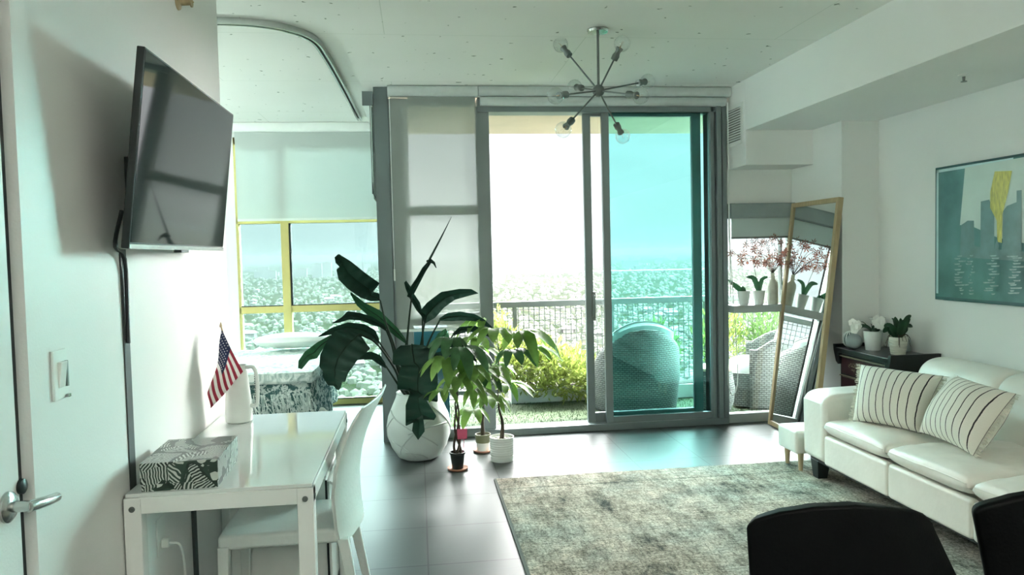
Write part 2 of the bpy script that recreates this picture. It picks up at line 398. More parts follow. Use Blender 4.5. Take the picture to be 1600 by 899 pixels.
def rugmat():
    mt, N, L = newmat('distressed rug'); b = N['Principled BSDF']; b.inputs['Roughness'].default_value = .95; b.inputs['Specular IOR Level'].default_value = .1
    g = N.new('ShaderNodeNewGeometry')
    def noi(sc, stretch, det=8, rough=.7):
        mp_ = N.new('ShaderNodeMapping'); mp_.inputs['Scale'].default_value = stretch; L.new(g.outputs['Position'], mp_.inputs[0])
        n = N.new('ShaderNodeTexNoise'); n.inputs['Scale'].default_value = sc; n.inputs['Detail'].default_value = det; n.inputs['Roughness'].default_value = rough
        L.new(mp_.outputs[0], n.inputs['Vector']); return n.outputs[0]
    def rmp(x, st):
        r = N.new('ShaderNodeValToRGB'); L.new(x, r.inputs[0]); el = r.color_ramp.elements
        el[0].position, el[0].color = st[0]; el[1].position, el[1].color = st[-1]
        for p_, c_ in st[1:-1]: q = el.new(p_); q.color = c_
        return r.outputs[0]
    patch = rmp(noi(3.4, (1.2, .6, 1), 9, .78), [(.36, (.07, .09, .088, 1)), (.44, (.38, .37, .33, 1)), (.54, (.66, .64, .58, 1)), (.68, (.88, .86, .79, 1))])
    worn = rmp(noi(30, (.35, 2.6, 1), 5, .75), [(.42, (.30, .31, .30, 1)), (.55, (1, 1, 1, 1))])
    worn2 = rmp(noi(34, (1.8, .34, 1), 6, .8), [(.38, (.38, .39, .38, 1)), (.50, (1, 1, 1, 1))])
    pile = rmp(noi(240, (1, 1, 1), 2), [(.30, (.55, .55, .55, 1)), (.7, (1.1, 1.1, 1.1, 1))])
    tint = rmp(noi(1.5, (1, 1, 1), 3), [(.45, (1.05, .98, .92, 1)), (.62, (.88, .93, .92, 1))])
    c = patch
    speck = rmp(noi(75, (1, 1, 1), 6, .8), [(.40, (.42, .43, .42, 1)), (.50, (.95, .95, .93, 1)), (.62, (1.25, 1.24, 1.2, 1))])
    for w_, f_ in ((worn, .5), (worn2, .75), (speck, 1), (pile, .8), (tint, 1)):
        mx = N.new('ShaderNodeMixRGB'); mx.blend_type = 'MULTIPLY'; mx.inputs[0].default_value = f_; L.new(c, mx.inputs[1]); L.new(w_, mx.inputs[2]); c = mx.outputs[0]
    # woven border lines
    sp = N.new('ShaderNodeSeparateXYZ'); L.new(g.outputs['Position'], sp.inputs[0])
    def line(out, at, wd):
        a = N.new('ShaderNodeMath'); a.operation = 'SUBTRACT'; L.new(out, a.inputs[0]); a.inputs[1].default_value = at
        b_ = N.new('ShaderNodeMath'); b_.operation = 'ABSOLUTE'; L.new(a.outputs[0], b_.inputs[0])
        c_ = N.new('ShaderNodeMath'); c_.operation = 'LESS_THAN'; L.new(b_.outputs[0], c_.inputs[0]); c_.inputs[1].default_value = wd
        return c_.outputs[0]
    for out, at in ((sp.outputs[1], 4.50),):
        mx = N.new('ShaderNodeMixRGB'); mx.blend_type = 'MULTIPLY'
        fm = N.new('ShaderNodeMath'); fm.operation = 'MULTIPLY'; L.new(line(out, at, .010), fm.inputs[0]); fm.inputs[1].default_value = .6
        L.new(fm.outputs[0], mx.inputs[0]); L.new(c, mx.inputs[1]); mx.inputs[2].default_value = (.35, .42, .42, 1); c = mx.outputs[0]
    L.new(c, b.inputs['Base Color'])
    bp = N.new('ShaderNodeBump'); bp.inputs['Strength'].default_value = .6; bp.inputs['Distance'].default_value = .006
    L.new(noi(160, (1, 1, 1), 3), bp.inputs['Height']); L.new(bp.outputs[0], b.inputs['Normal'])
    return mt
M_rug = rugmat()
def wickermat(name, c0, c1):
    mt, N, L = newmat(name); b = N['Principled BSDF']; b.inputs['Roughness'].default_value = .6
    t = N.new('ShaderNodeUVMap'); 
    mp_ = N.new('ShaderNodeMapping'); mp_.inputs['Scale'].default_value = (1, 1, 1); L.new(t.outputs[0], mp_.inputs[0])
    br = N.new('ShaderNodeTexBrick'); br.offset = .5
    for k_, v_ in (('Scale', 1), ('Brick Width', .042), ('Row Height', .019), ('Mortar Size', .0042), ('Mortar Smooth', .6)): br.inputs[k_].default_value = v_
    br.inputs['Color1'].default_value = tuple(c1)+(1,); br.inputs['Color2'].default_value = tuple(x*.8 for x in c1)+(1,); br.inputs['Mortar'].default_value = tuple(c0)+(1,)
    L.new(mp_.outputs[0], br.inputs['Vector']); L.new(br.outputs[0], b.inputs['Base Color'])
    bp = N.new('ShaderNodeBump'); bp.invert = True; bp.inputs['Strength'].default_value = 1; bp.inputs['Distance'].default_value = .006
    L.new(br.outputs['Fac'], bp.inputs['Height']); L.new(bp.outputs[0], b.inputs['Normal'])
    return mt
M_wicker = wickermat('grey wicker', (.016, .021, .020), (.17, .19, .178))
M_wicker_dark = wickermat('dark wicker', (.02, .03, .03), (.14, .17, .16))
def striped(name, base, line, width, step):
    mt, N, L = newmat(name); b = N['Principled BSDF']; b.inputs['Roughness'].default_value = .85
    t = N.new('ShaderNodeUVMap'); sp = N.new('ShaderNodeSeparateXYZ'); L.new(t.outputs[0], sp.inputs[0])
    n = N.new('ShaderNodeTexNoise'); n.inputs['Scale'].default_value = 9; L.new(t.outputs[0], n.inputs['Vector'])
    ad = N.new('ShaderNodeMath'); ad.operation = 'MULTIPLY_ADD'; L.new(n.outputs[0], ad.inputs[0]); ad.inputs[1].default_value = .012
    of = N.new('ShaderNodeMath'); of.inputs[1].default_value = 10*step; L.new(sp.outputs[0], of.inputs[0]); L.new(of.outputs[0], ad.inputs[2])
    md = N.new('ShaderNodeMath'); md.operation = 'MODULO'; L.new(ad.outputs[0], md.inputs[0]); md.inputs[1].default_value = step
    lt = N.new('ShaderNodeMath'); lt.operation = 'LESS_THAN'; L.new(md.outputs[0], lt.inputs[0]); lt.inputs[1].default_value = width
    mx = N.new('ShaderNodeMixRGB'); L.new(lt.outputs[0], mx.inputs[0]); mx.inputs[1].default_value = tuple(base)+(1,); mx.inputs[2].default_value = tuple(line)+(1,)
    L.new(mx.outputs[0], b.inputs['Base Color'])
    w = N.new('ShaderNodeTexNoise'); w.inputs['Scale'].default_value = 90; L.new(t.outputs[0], w.inputs['Vector'])
    bp = N.new('ShaderNodeBump'); bp.inputs['Strength'].default_value = .4; bp.inputs['Distance'].default_value = .006; L.new(w.outputs[0], bp.inputs['Height']); L.new(bp.outputs[0], b.inputs['Normal'])
    return mt
M_pillow = striped('striped linen', (.80, .79, .71), (.035, .03, .035), .012, .104)
def palmmat():
    mt, N, L = newmat('palm print paper'); b = N['Principled BSDF']; b.inputs['Roughness'].default_value = .35
    t = N.new('ShaderNodeTexCoord'); 
    n = N.new('ShaderNodeTexNoise'); n.inputs['Scale'].default_value = 7; n.inputs['Detail'].default_value = 1; L.new(t.outputs['Object'], n.inputs['Vector'])
    mxv = N.new('ShaderNodeMixRGB'); mxv.inputs[0].default_value = .25; L.new(t.outputs['Object'], mxv.inputs[1]); L.new(n.outputs['Color'], mxv.inputs[2])
    vo = N.new('ShaderNodeTexVoronoi'); vo.inputs['Scale'].default_value = 19; L.new(mxv.outputs[0], vo.inputs['Vector'])
    wv = N.new('ShaderNodeTexWave'); wv.inputs['Scale'].default_value = 40; wv.inputs['Distortion'].default_value = 5; wv.inputs['Detail'].default_value = 1; wv.inputs['Detail Scale'].default_value = .8
    rot = N.new('ShaderNodeVectorRotate'); rot.inputs['Axis'].default_value = (.4, .5, 1); L.new(t.outputs['Object'], rot.inputs['Vector'])
    am = N.new('ShaderNodeMath'); am.operation = 'MULTIPLY'; am.inputs[1].default_value = 9; L.new(vo.outputs['Color'], am.inputs[0]); L.new(am.outputs[0], rot.inputs['Angle'])
    L.new(rot.outputs[0], wv.inputs['Vector'])
    r1 = N.new('ShaderNodeValToRGB'); r1.color_ramp.interpolation = 'CONSTANT'; L.new(wv.outputs[0], r1.inputs[0])
    r1.color_ramp.elements[0].color = (0, 0, 0, 1); r1.color_ramp.elements[1].position = .56; r1.color_ramp.elements[1].color = (1, 1, 1, 1)
    r2 = N.new('ShaderNodeValToRGB'); r2.color_ramp.interpolation = 'CONSTANT'; L.new(vo.outputs['Distance'], r2.inputs[0])
    r2.color_ramp.elements[0].color = (1, 1, 1, 1); r2.color_ramp.elements[1].position = .58; r2.color_ramp.elements[1].color = (0, 0, 0, 1)
    mu = N.new('ShaderNodeMixRGB'); mu.blend_type = 'MULTIPLY'; mu.inputs[0].default_value = 1; L.new(r1.outputs[0], mu.inputs[1]); L.new(r2.outputs[0], mu.inputs[2])
    gm = N.new('ShaderNodeMixRGB'); L.new(vo.outputs['Color'], gm.inputs[0]); gm.inputs[1].default_value = (.006, .010, .009, 1); gm.inputs[2].default_value = (.035, .075, .05, 1)
    mx = N.new('ShaderNodeMixRGB'); L.new(mu.outputs[0], mx.inputs[0]); L.new(gm.outputs[0], mx.inputs[1]); mx.inputs[2].default_value = (.55, .60, .55, 1)
    L.new(mx.outputs[0], b.inputs['Base Color'])
    return mt
M_palm = palmmat()
def beddingmat():
    mt, N, L = newmat('patterned bedspread'); b = N['Principled BSDF']; b.inputs['Roughness'].default_value = .9
    t = N.new('ShaderNodeTexCoord'); v_ = N.new('ShaderNodeTexVoronoi'); v_.feature = 'SMOOTH_F1'; v_.inputs['Scale'].default_value = 17; L.new(t.outputs['Object'], v_.inputs['Vector'])
    n = N.new('ShaderNodeTexNoise'); n.inputs['Scale'].default_value = 26; n.inputs['Detail'].default_value = 4; n.inputs['Distortion'].default_value = 1.5; L.new(t.outputs['Object'], n.inputs['Vector'])
    a = N.new('ShaderNodeMath'); a.operation = 'MULTIPLY_ADD'; a.inputs[1].default_value = .35; L.new(v_.outputs['Distance'], a.inputs[0]); L.new(n.outputs[0], a.inputs[2])
    r = N.new('ShaderNodeValToRGB'); L.new(a.outputs[0], r.inputs[0]); el = r.color_ramp.elements
    el[0].position = .62; el[0].color = (.05, .13, .13, 1); el[1].position = .70; el[1].color = (.62, .70, .67, 1)
    L.new(r.outputs[0], b.inputs['Base Color']); return mt
M_bedding = beddingmat()
def throwmat():
    mt, N, L = newmat('lacy white throw'); b = N['Principled BSDF']; b.inputs['Roughness'].default_value = .9
    t = N.new('ShaderNodeTexCoord'); n = N.new('ShaderNodeTexNoise'); n.inputs['Scale'].default_value = 14; n.inputs['Detail'].default_value = 6; n.inputs['Distortion'].default_value = 2
    L.new(t.outputs['Object'], n.inputs['Vector']); r = N.new('ShaderNodeValToRGB'); L.new(n.outputs[0], r.inputs[0])
    r.color_ramp.elements[0].position = .35; r.color_ramp.elements[0].color = (.34, .46, .44, 1); r.color_ramp.elements[1].position = .6; r.color_ramp.elements[1].color = (.84, .90, .87, 1)
    L.new(r.outputs[0], b.inputs['Base Color']); return mt
M_throw = throwmat()

# ================================================================== THE ROOM
LW, RW, YW, CZ = -.90, 3.38, 5.90, 2.743
YB = 7.50                       # bedroom window wall
YE = 3.73                       # end of the left wall
def sbox(name, b, mat, parent=None, bevel=0):
    o = MB().box(*b).build(name, mat, parent, bevel=bevel)
    if parent is None: o['kind'] = 'structure'
    return o
q = MB(); q.box(-1.02, RW+.12, -3.2, YW+.1, -.12, 0); q.box(-4.6, -.19, YW+.1, YB+.1, -.12, 0); q.box(-4.6, -1.02, YE-.12, YW+.1, -.12, 0)
struct(q.build('floor', M_tile))
q = MB(); q.box(-1.02, RW+.12, -3.2, YW+.05, CZ, CZ+.12); q.box(-4.6, -.19, YW+.05, YB+.1, CZ, CZ+.12); q.box(-4.6, -1.02, YE-.12, YW+.05, CZ, CZ+.12)
struct(q.build('ceiling', M_ceil))
sbox('wall_left', (LW-.12, LW, 1.835, YE, 0, CZ), M_wall_satin)
sbox('wall_left_rear', (LW-.12, LW, -3.2, .86, 0, CZ), M_wall_satin)
sbox('wall_left_lintel', (LW-.12, LW, .86, 1.835, 2.10, CZ), M_wall_satin)
sbox('wall_right', (RW, RW+.12, -3.2, 6.0, 0, CZ), M_wall)
sbox('wall_back', (-1.02, RW+.12, -3.32, -3.2, 0, CZ), M_wall)
sbox('wall_pier', (3.09, RW, 5.16, YW+.1, 0, 2.36), M_wall)
sbox('wall_bedroom_left', (-4.72, -4.6, YE-.12, YB+.1, 0, CZ), M_wall)
sbox('wall_bedroom_rear', (-4.6, -1.02, YE-.24, YE-.12, 0, CZ), M_wall)
# soffit box along the right wall, with its lower step by the window
q = MB(); q.box(2.54, RW, -3.2, 5.56, 2.356, CZ); q.box(2.54, RW, 5.56, YW+.1, 2.089, CZ)
struct(q.build('wall_soffit', M_wall, bevel=.003))
sbox('wall_over_small_window', (2.52, 3.09, YW, YW+.1, 1.80, 2.089), M_wall)
# joints and strips on the left wall
sbox('trim_1', (LW-.001, LW+.004, 2.425, 2.47, 0, 1.49), pm('dark joint', (.045, .055, .053), .6))
sbox('trim_2', (LW-.001, LW+.010, 3.02, 3.055, 0, .70), pm('dark grey strip', (.06, .085, .085), .6))  # narrow dark grey strip on the wall below the desk
sbox('trim_3', (LW, LW+.012, 1.835, 1.905, 0, 2.16), M_wall_satin)
# bedroom window wall
q = MB(); q.box(-1.92, -1.71, YB, YB+.1, 0, CZ); q.box(-1.71, -.19, YB, YB+.1, 2.60, CZ); q.box(-4.6, -1.92, YB, YB+.1, 0, .3); q.box(-4.6, -1.92, YB, YB+.1, 2.62, CZ)
q.box(-4.6, -4.3, YB, YB+.1, .3, 2.62)
struct(q.build('wall_bedroom_window', M_wall))
sbox('wall_bedroom_side', (-.285, -.195, YW+.1, YB+.1, 0, CZ), M_post)
sbox('trim_4', (-.295, -.186, YW-.02, YW+.1, 0, CZ), M_post)          # grey post

# entry door at far left
d = root_struct('door_1', (LW, 1.3, 0))
MB().box(LW-.045, LW-.002, .88, 1.797, .01, 2.09).build('door_leaf', M_wall_satin, d, bevel=.002)
q = MB(); q.box(LW-.06, LW-.015, 1.797, 1.835, 0, 2.1); q.build('door_seal', M_dark, d)
h = MB(); h.lathe([(.0, .0), (.034, .0), (.034, .006), (.026, .012), (.012, .014), (.012, .05), (0, .05)], (LW-.002, 1.742, .922), 24, axis=(1, 0, 0))
h.tube([(LW+.045, 1.735, .922), (LW+.052, 1.76, .92), (LW+.055, 1.80, .914), (LW+.050, 1.852, .906)], [.013, .013, .012, .011], 12)
h.build('door_handle', M_steel, d)
q = MB(); q.lathe([(0, 0), (.017, 0), (.017, .01), (.01, .014), (0, .014)], (LW-.004, 1.80, .95), 20, axis=(1, 0, 0)); q.build('strike_plate', M_dark, d)

# ---- fixed window, its shade, the cassettes
w1 = root_struct('window_1', (.2, YW, 0))
q = MB()
for b in ((-.186, -.04, .0, 2.66), (.484, .59, 0, 2.60)): q.box(b[0], b[1], YW, YW+.08, b[2], b[3])
for z0, z1 in ((0, .07), (.90, .99), (1.762, 1.836), (2.61, 2.68)): q.box(-.04, .484, YW, YW+.06, z0, z1)
q.build('window_frame', M_alu, w1, bevel=.003)
MB().box(-.04, .484, YW+.03, YW+.036, .07, 2.61).build('pane', M_glass, w1)
def cassette(x0, x1, y0, y1, z0, z1, mat, parent, name='cassette'):
    q = MB(); r = (z1-z0)/2
    prof = [(y1, z1), (y1, z0), (y0+.02, z0), (y0+.006, z0+.012), (y0, z0+r*.7), (y0, z1-.02), (y0+.008, z1-.005), (y0+.02, z1)]
    q.prism(prof, 0, x0, x1); return q.build(name, mat, parent, bevel=.002)
t = thing('roller_shade', (.15, YW-.06, 2.70), 'half sheer white roller shade over the fixed window behind the tall plant', 'roller shade')
cassette(-.185, .50, YW-.10, YW-.005, 2.666, 2.742, M_fabric_white, t)
MB().box(-.165, .485, YW-.05, YW-.048, .875, 2.67).build('shade_fabric', M_shade, t)
MB().box(-.165, .485, YW-.058, YW-.04, .86, .88).build('hem_bar', M_white, t)
q = MB(); q.tube([(-.172, YW-.09, 2.66), (-.172, YW-.09, 1.35)], .0028, 6); q.box(-.178, -.166, YW-.096, YW-.084, 1.26, 1.35); q.build('pull_chain', M_white, t)
t = thing('roller_shade', (1.5, YW-.06, 2.70), 'rolled up white shade in a long cassette over the sliding glass door', 'roller shade')
cassette(.505, 2.535, YW-.10, YW-.005, 2.666, 2.742, M_fabric_white, t)
cassette(.52, 2.50, YW-.085, YW-.005, 2.597, 2.664, M_fabric_white, t, 'lower_cassette')
q = MB(); q.tube([(2.507, YW-.09, 2.62), (2.512, YW-.09, 1.5), (2.516, YW-.088, 1.05)], .003, 6); q.tube([(2.507, YW-.075, 2.62), (2.512, YW-.075, 1.5)], .003, 6); q.build('pull_chain', M_white, t)

# ---- sliding door
d2 = root_struct('door_2', (1.5, YW, 0))
q = MB(); q.box(.50, 2.52, YW-.03, YW+.14, 0, .055); q.box(2.386, 2.42, YW-.02, YW+.14, .055, 2.6); q.box(2.43, 2.47, YW-.045, YW+.14, .055, 2.6); q.box(2.48, 2.52, YW-.03, YW+.14, .055, 2.6)
q.box(2.386, 2.52, YW, YW+.14, .055, 2.6)
q.box(.50, 2.52, YW-.02, YW+.14, 2.555, 2.67); q.build('door_frame', M_alu, d2, bevel=.004)
def slider(x0, x1, y0, y1, zt, zb, sl_, sr, glass, name):
    q = MB(); q.box(x0, x0+sl_, y0, y1, .05, 2.56); q.box(x1-sr, x1, y0, y1, .05, 2.56); q.box(x0+sl_, x1-sr, y0, y1, zt, 2.56); q.box(x0+sl_, x1-sr, y0, y1, .05, zb)
    o = q.build(name, M_alu, d2, bevel=.004)
    g = MB(); g.box(x0+sl_, x1-sr, (y0+y1)/2-.003, (y0+y1)/2+.003, zb, zt); g.build('pane', glass, o)
    return o
s1 = slider(1.352, 2.335, YW+.06, YW+.10, 2.535, .13, .062, .075, M_glass, 'sliding_panel')
s2 = slider(1.492, 2.395, YW, YW+.04, 2.555, .105, .058, .012, M_glass_teal, 'fixed_panel')
q = MB()
q.tube([(1.412, YW+.055, 1.10), (1.412, YW+.02, 1.085), (1.412, YW+.012, 1.05), (1.412, YW+.012, .96), (1.412, YW+.02, .925), (1.412, YW+.055, .91)], .009, 10); q.box(1.395, 1.43, YW+.052, YW+.06, .89, 1.12)
q.build('door_handle', M_nickel, s1)

# ---- small window at right
w2 = root_struct('window_2', (2.8, YW, 0))
q = MB(); q.box(2.52, 2.535, YW, YW+.08, 0, 1.8); q.box(3.07, 3.09, YW, YW+.08, 0, 1.8); q.box(2.535, 3.07, YW, YW+.08, 0, .075); q.box(2.535, 3.07, YW, YW+.08, 1.72, 1.8); q.box(2.995, 3.01, YW+.01, YW+.06, .975, 1.72)
q.build('window_frame', M_alu_light, w2, bevel=.003)
MB().box(2.525, 3.088, YW-.13, YW+.06, .925, .985).build('window_ledge', M_alu_light, w2, bevel=.004)
MB().box(2.535, 3.07, YW+.03, YW+.036, .075, 1.72).build('pane', M_glass_small, w2)
t = thing('roller_shade', (2.8, YW-.04, 1.75), 'short grey roller shade half lowered over the small window by the mirror', 'roller shade')
cassette(2.53, 3.085, YW-.085, YW-.003, 1.69, 1.812, pm('grey cassette', (.30, .36, .36), .6), t)
MB().box(2.545, 3.075, YW-.05, YW-.048, 1.535, 1.70).build('shade_fabric', M_shade_small, t)
MB().box(2.545, 3.075, YW-.056, YW-.042, 1.525, 1.54).build('hem_bar', M_nickel, t)
q = MB(); q.tube(catmull([PY(1139, 560, 5.82), PY(1138, 600, 5.82), PY(1145, 618, 5.82), PY(1152, 600, 5.82), PY(1151, 545, 5.82), PY(1140, 380, 5.82)], 24), .003, 6); q.build('pull_cord', M_white, t)

# ---- bedroom window
w3 = root_struct('window_3', (-1.0, YB, 0))
q = MB()
q.box(-1.71, -.285, YB+.0, YB+.09, 0, .055); q.box(-1.71, -.285, YB, YB+.09, .925, .99); q.box(-1.71, -.285, YB, YB+.09, 1.79, 1.83); q.box(-1.71, -.285, YB, YB+.09, 2.55, 2.62)
q.box(-1.715, -1.69, YB, YB+.09, 0, 2.62); q.box(-.31, -.285, YB, YB+.09, 0, 2.62); q.box(-1.296, -1.222, YB-.01, YB+.09, .055, 2.55)
q.build('window_frame', M_gold, w3, bevel=.003)
q = MB(); q.box(-1.222, -1.206, YB+.01, YB+.08, .99, 1.79); q.box(-1.69, -.31, YB-.001, YB+.02, .99, 1.0); q.box(-1.69, -.31, YB-.001, YB+.02, .055, .065); q.build('glazing_gasket', M_dark, w3)
MB().box(-1.69, -.31, YB+.04, YB+.046, .055, 2.55).build('pane', M_glass_bed, w3)
w4 = root_struct('added_light_window', (-3.1, YB, 0))  # unseen window, added to let more daylight into the bedroom
q = MB(); q.box(-4.3, -1.92, YB, YB+.09, .3, .36); q.box(-4.3, -1.92, YB, YB+.09, 2.56, 2.62); q.box(-4.3, -4.24, YB, YB+.09, .36, 2.56); q.box(-1.98, -1.92, YB, YB+.09, .36, 2.56)
q.build('window_frame', M_gold, w4)
MB().box(-4.24, -1.98, YB+.04, YB+.046, .36, 2.56).build('pane', M_glass_clear, w4)
t = thing('roller_shade', (-1.04, YB-.06, 2.68), 'wide pale green roller shade lowered halfway over the bedroom window', 'roller shade')
cassette(-1.715, -.30, YB-.12, YB-.005, 2.655, 2.742, M_white, t)
MB().box(-1.68, -.36, YB-.055, YB-.052, 1.83, 2.67).build('shade_fabric', M_shade_bed, t)
MB().box(-1.68, -.36, YB-.064, YB-.044, 1.812, 1.835).build('hem_bar', M_white, t)
t = thing('roller_shade', (-.34, 6.6, 2.65), 'narrow white roller shade with a dark end cap seen edge on beside the grey post', 'roller shade')
MB().box(-.375, -.298, 5.86, 7.30, 2.60, 2.70).build('cassette', M_white, t, bevel=.004)
MB().box(-.377, -.297, 5.845, 5.862, 2.597, 2.703).build('end_cap', M_post, t)
MB().box(-.318, -.315, 5.92, 7.25, 1.9, 2.61).build('shade_fabric', M_shade_bed, t)
q = MB(); q.tube([(-.322, 5.88, 2.6), (-.322, 5.88, 1.93)], .003, 6); q.tube([(-.322, 5.90, 2.02), (-.315, 5.87, 1.93), (-.30, 5.86, 1.90)], .004, 6); q.build('pull_chain', M_dark, t)

# ---- curtain track
pts = [(-1.9, 4.235), (-1.45, 4.235), (-1.02, 4.238), (-.825, 4.262), (-.673, 4.356), (-.565, 4.55), (-.533, 4.953), (-.511, 5.76), (-.487, 7.14)]
cp = catmull([(x, y, CZ-.02) for x, y in pts], 70)
t = thing('curtain_track', (-.54, 4.95, CZ), 'bare curved silver curtain track fixed to the concrete ceiling', 'curtain track')
def sweep_rect(q, cp, hw, z0, z1, off=0):
    ring = []
    for i, p in enumerate(cp):
        tg = (cp[min(i+1, len(cp)-1)]-cp[max(i-1, 0)]); n = Vector((-tg.y, tg.x, 0)).normalized(); c = Vector((p.x, p.y, 0))+n*off
        ring.append([q.v(c+n*a+Vector((0, 0, z))) for a, z in ((-hw, z0), (hw, z0), (hw, z1), (-hw, z1))])
    for a, b in zip(ring, ring[1:]):
        for k_ in range(4): q._f([a[k_], a[(k_+1) % 4], b[(k_+1) % 4], b[k_]])
    q._f(ring[0][::-1]); q._f(ring[-1])
q = MB(); sweep_rect(q, cp, .006, CZ-.035, CZ, -.014); sweep_rect(q, cp, .006, CZ-.035, CZ, .014); q.build('rail', M_steel, t)
q = MB(); sweep_rect(q, cp, .008, CZ-.012, CZ-.0005, 0); q.build('channel', M_dark, t)

# ---- vent, sensors, sprinklers
t = thing('air_vent', (2.54, 5.77, 2.42), 'white louvred air vent grille on the end of the soffit', 'air vent')
q = MB(); x0 = 2.528
for b in ((5.60, 5.63, 2.265, 2.585), (5.91, 5.94, 2.265, 2.585), (5.63, 5.91, 2.265, 2.295), (5.63, 5.91, 2.555, 2.585)): q.box(x0, 2.54, *b)
q.build('vent_frame', M_white, t, bevel=.002)
for i in range(13):
    z = 2.303+i*.0195
    MB().hexa([(2.530, 5.63, z+.000), (2.530, 5.91, z), (2.538, 5.91, z+.012), (2.538, 5.63, z+.012)], [(2.530, 5.63, z+.003), (2.530, 5.91, z+.003), (2.538, 5.91, z+.015), (2.538, 5.63, z+.015)]).build('louvre', M_white, t)
MB().box(2.5385, 2.5395, 5.63, 5.91, 2.295, 2.555).build('backing', M_nickel, t)
t = thing('ceiling_sprinkler', (2.956, 3.76, 2.356), 'small dark sprinkler head under the soffit above the sofa', 'sprinkler')
MB().lathe([(0, 0), (.030, 0), (.030, -.004), (.016, -.010), (0, -.010)], (2.956, 3.76, 2.356), 20).build('escutcheon', M_white, t)
q = MB(); q.cyl((2.956, 3.76, 2.348), (2.956, 3.76, 2.322), .008, .006); q.lathe([(0, 0), (.016, 0), (.016, .003), (0, .003)], (2.956, 3.76, 2.318), 16)
q.build('sprinkler_head', M_nickel, t)
c = PX(277, 3, LW)
t = thing('wall_sprinkler', c, 'brass sidewall sprinkler high on the left wall above the television', 'sprinkler')
q = MB(); q.lathe([(0, 0), (.032, 0), (.030, .008), (.014, .014), (.012, .05), (0, .05)], c, 18, axis=(1, 0, 0)); q.build('escutcheon', M_gold_wood, t)
q = MB(); q.lathe([(0, .05), (.02, .05), (.02, .055), (0, .055)], c, 14, axis=(1, 0, 0)); q.tube([c+Vector((.05, .015, 0)), c+Vector((.06, .0, 0)), c+Vector((.05, -.015, 0))], .003, 6); q.build('sprinkler_head', M_gold_wood, t)
tag(MB().box(3.11, 3.135, 5.150, 5.16, 2.29, 2.345).build('wall_sensor', M_white, bevel=.003), 'tiny white sensor box at the top of the wall pier', 'sensor')

# ---- switch and outlet on the left wall
t = thing('light_switch', (LW, 2.0, 1.17), 'white rocker light switch on the left wall beside the door', 'light switch')
MB().box(LW, LW+.008, 1.962, 2.036, 1.11, 1.235).build('wall_plate', M_white, t, bevel=.003)
MB().hexa([(LW+.006, 1.983, 1.14), (LW+.006, 2.016, 1.14), (LW+.006, 2.016, 1.205), (LW+.006, 1.983, 1.205)], [(LW+.010, 1.983, 1.14), (LW+.010, 2.016, 1.14), (LW+.018, 2.016, 1.205), (LW+.018, 1.983, 1.205)]).build('rocker', M_white_gloss, t, bevel=.0015)
MB().box(LW+.007, LW+.014, 2.018, 2.026, 1.14, 1.205).build('dimmer_slide', M_nickel, t)
MB().box(LW+.009, LW+.016, 2.016, 2.030, 1.112, 1.120).build('plate_screw', M_steel, t)
t = thing('power_outlet', (LW, 2.667, .505), 'white power outlet with a plugged in cord under the desk', 'power outlet')
MB().box(LW, LW+.006, 2.63, 2.705, .45, .575).build('wall_plate', M_white, t, bevel=.002)
MB().box(LW+.006, LW+.03, 2.655, 2.68, .47, .50).build('plug', M_white, t, bevel=.004)
MB().tube(catmull([(LW+.03, 2.667, .485), (LW+.06, 2.68, .47), (LW+.06, 2.72, .38), (LW+.05, 2.75, .22), (LW+.06, 2.76, .02)], 20), .004, 6).build('cord', M_white, t)

# ================================================================== THE BALCONY
YR = 7.62
sbox('balcony_floor', (-.195, 5.2, YW+.1, YR+.1, -.20, -.06), pm('concrete', (.35, .34, .31), .9))
sbox('balcony_ceiling', (-.195, 5.2, YW+.1, 7.56, 2.65, 2.95), M_beige_slab)
sbox('wall_outer', (RW+.12, 5.3, YW-.05, YW+.1, -.2, 2.95), M_wall)
def turfmat():
    mt, N, L = newmat('artificial grass'); b = N['Principled BSDF']; b.inputs['Roughness'].default_value = .9
    g = N.new('ShaderNodeNewGeometry'); n = N.new('ShaderNodeTexNoise'); n.inputs['Scale'].default_value = 120; n.inputs['Detail'].default_value = 4; L.new(g.outputs['Position'], n.inputs['Vector'])
    r = N.new('ShaderNodeValToRGB'); L.new(n.outputs[0], r.inputs[0]); r.color_ramp.elements[0].color = (.015, .036, .016, 1); r.color_ramp.elements[1].color = (.07, .11, .052, 1)
    L.new(r.outputs[0], b.inputs['Base Color']); bp = N.new('ShaderNodeBump'); bp.inputs['Distance'].default_value = .01; L.new(n.outputs[0], bp.inputs['Height']); L.new(bp.outputs[0], b.inputs['Normal'])
    return mt
M_turf = turfmat()
q = MB()
for i in range(9000):
    x = rnd.uniform(-.1, 3.6); y = rnd.uniform(YW+.16, 7.4); a = rnd.uniform(0, 2*PI); l = rnd.uniform(.012, .022)
    dx, dy = math.cos(a)*.003, math.sin(a)*.003; ex, ey = rnd.uniform(-.008, .008), rnd.uniform(-.008, .008)
    q.face([(x-dx, y-dy, -.051), (x+dx, y+dy, -.051), (x+ex, y+ey, -.05+l)])
q.box(-.19, 5.1, YW+.15, YR, -.06, -.05)
o = q.build('artificial_turf', M_turf, recalc=False); o['kind'] = 'stuff'; tag(o, 'green artificial turf carpet on the balcony floor', 'turf')

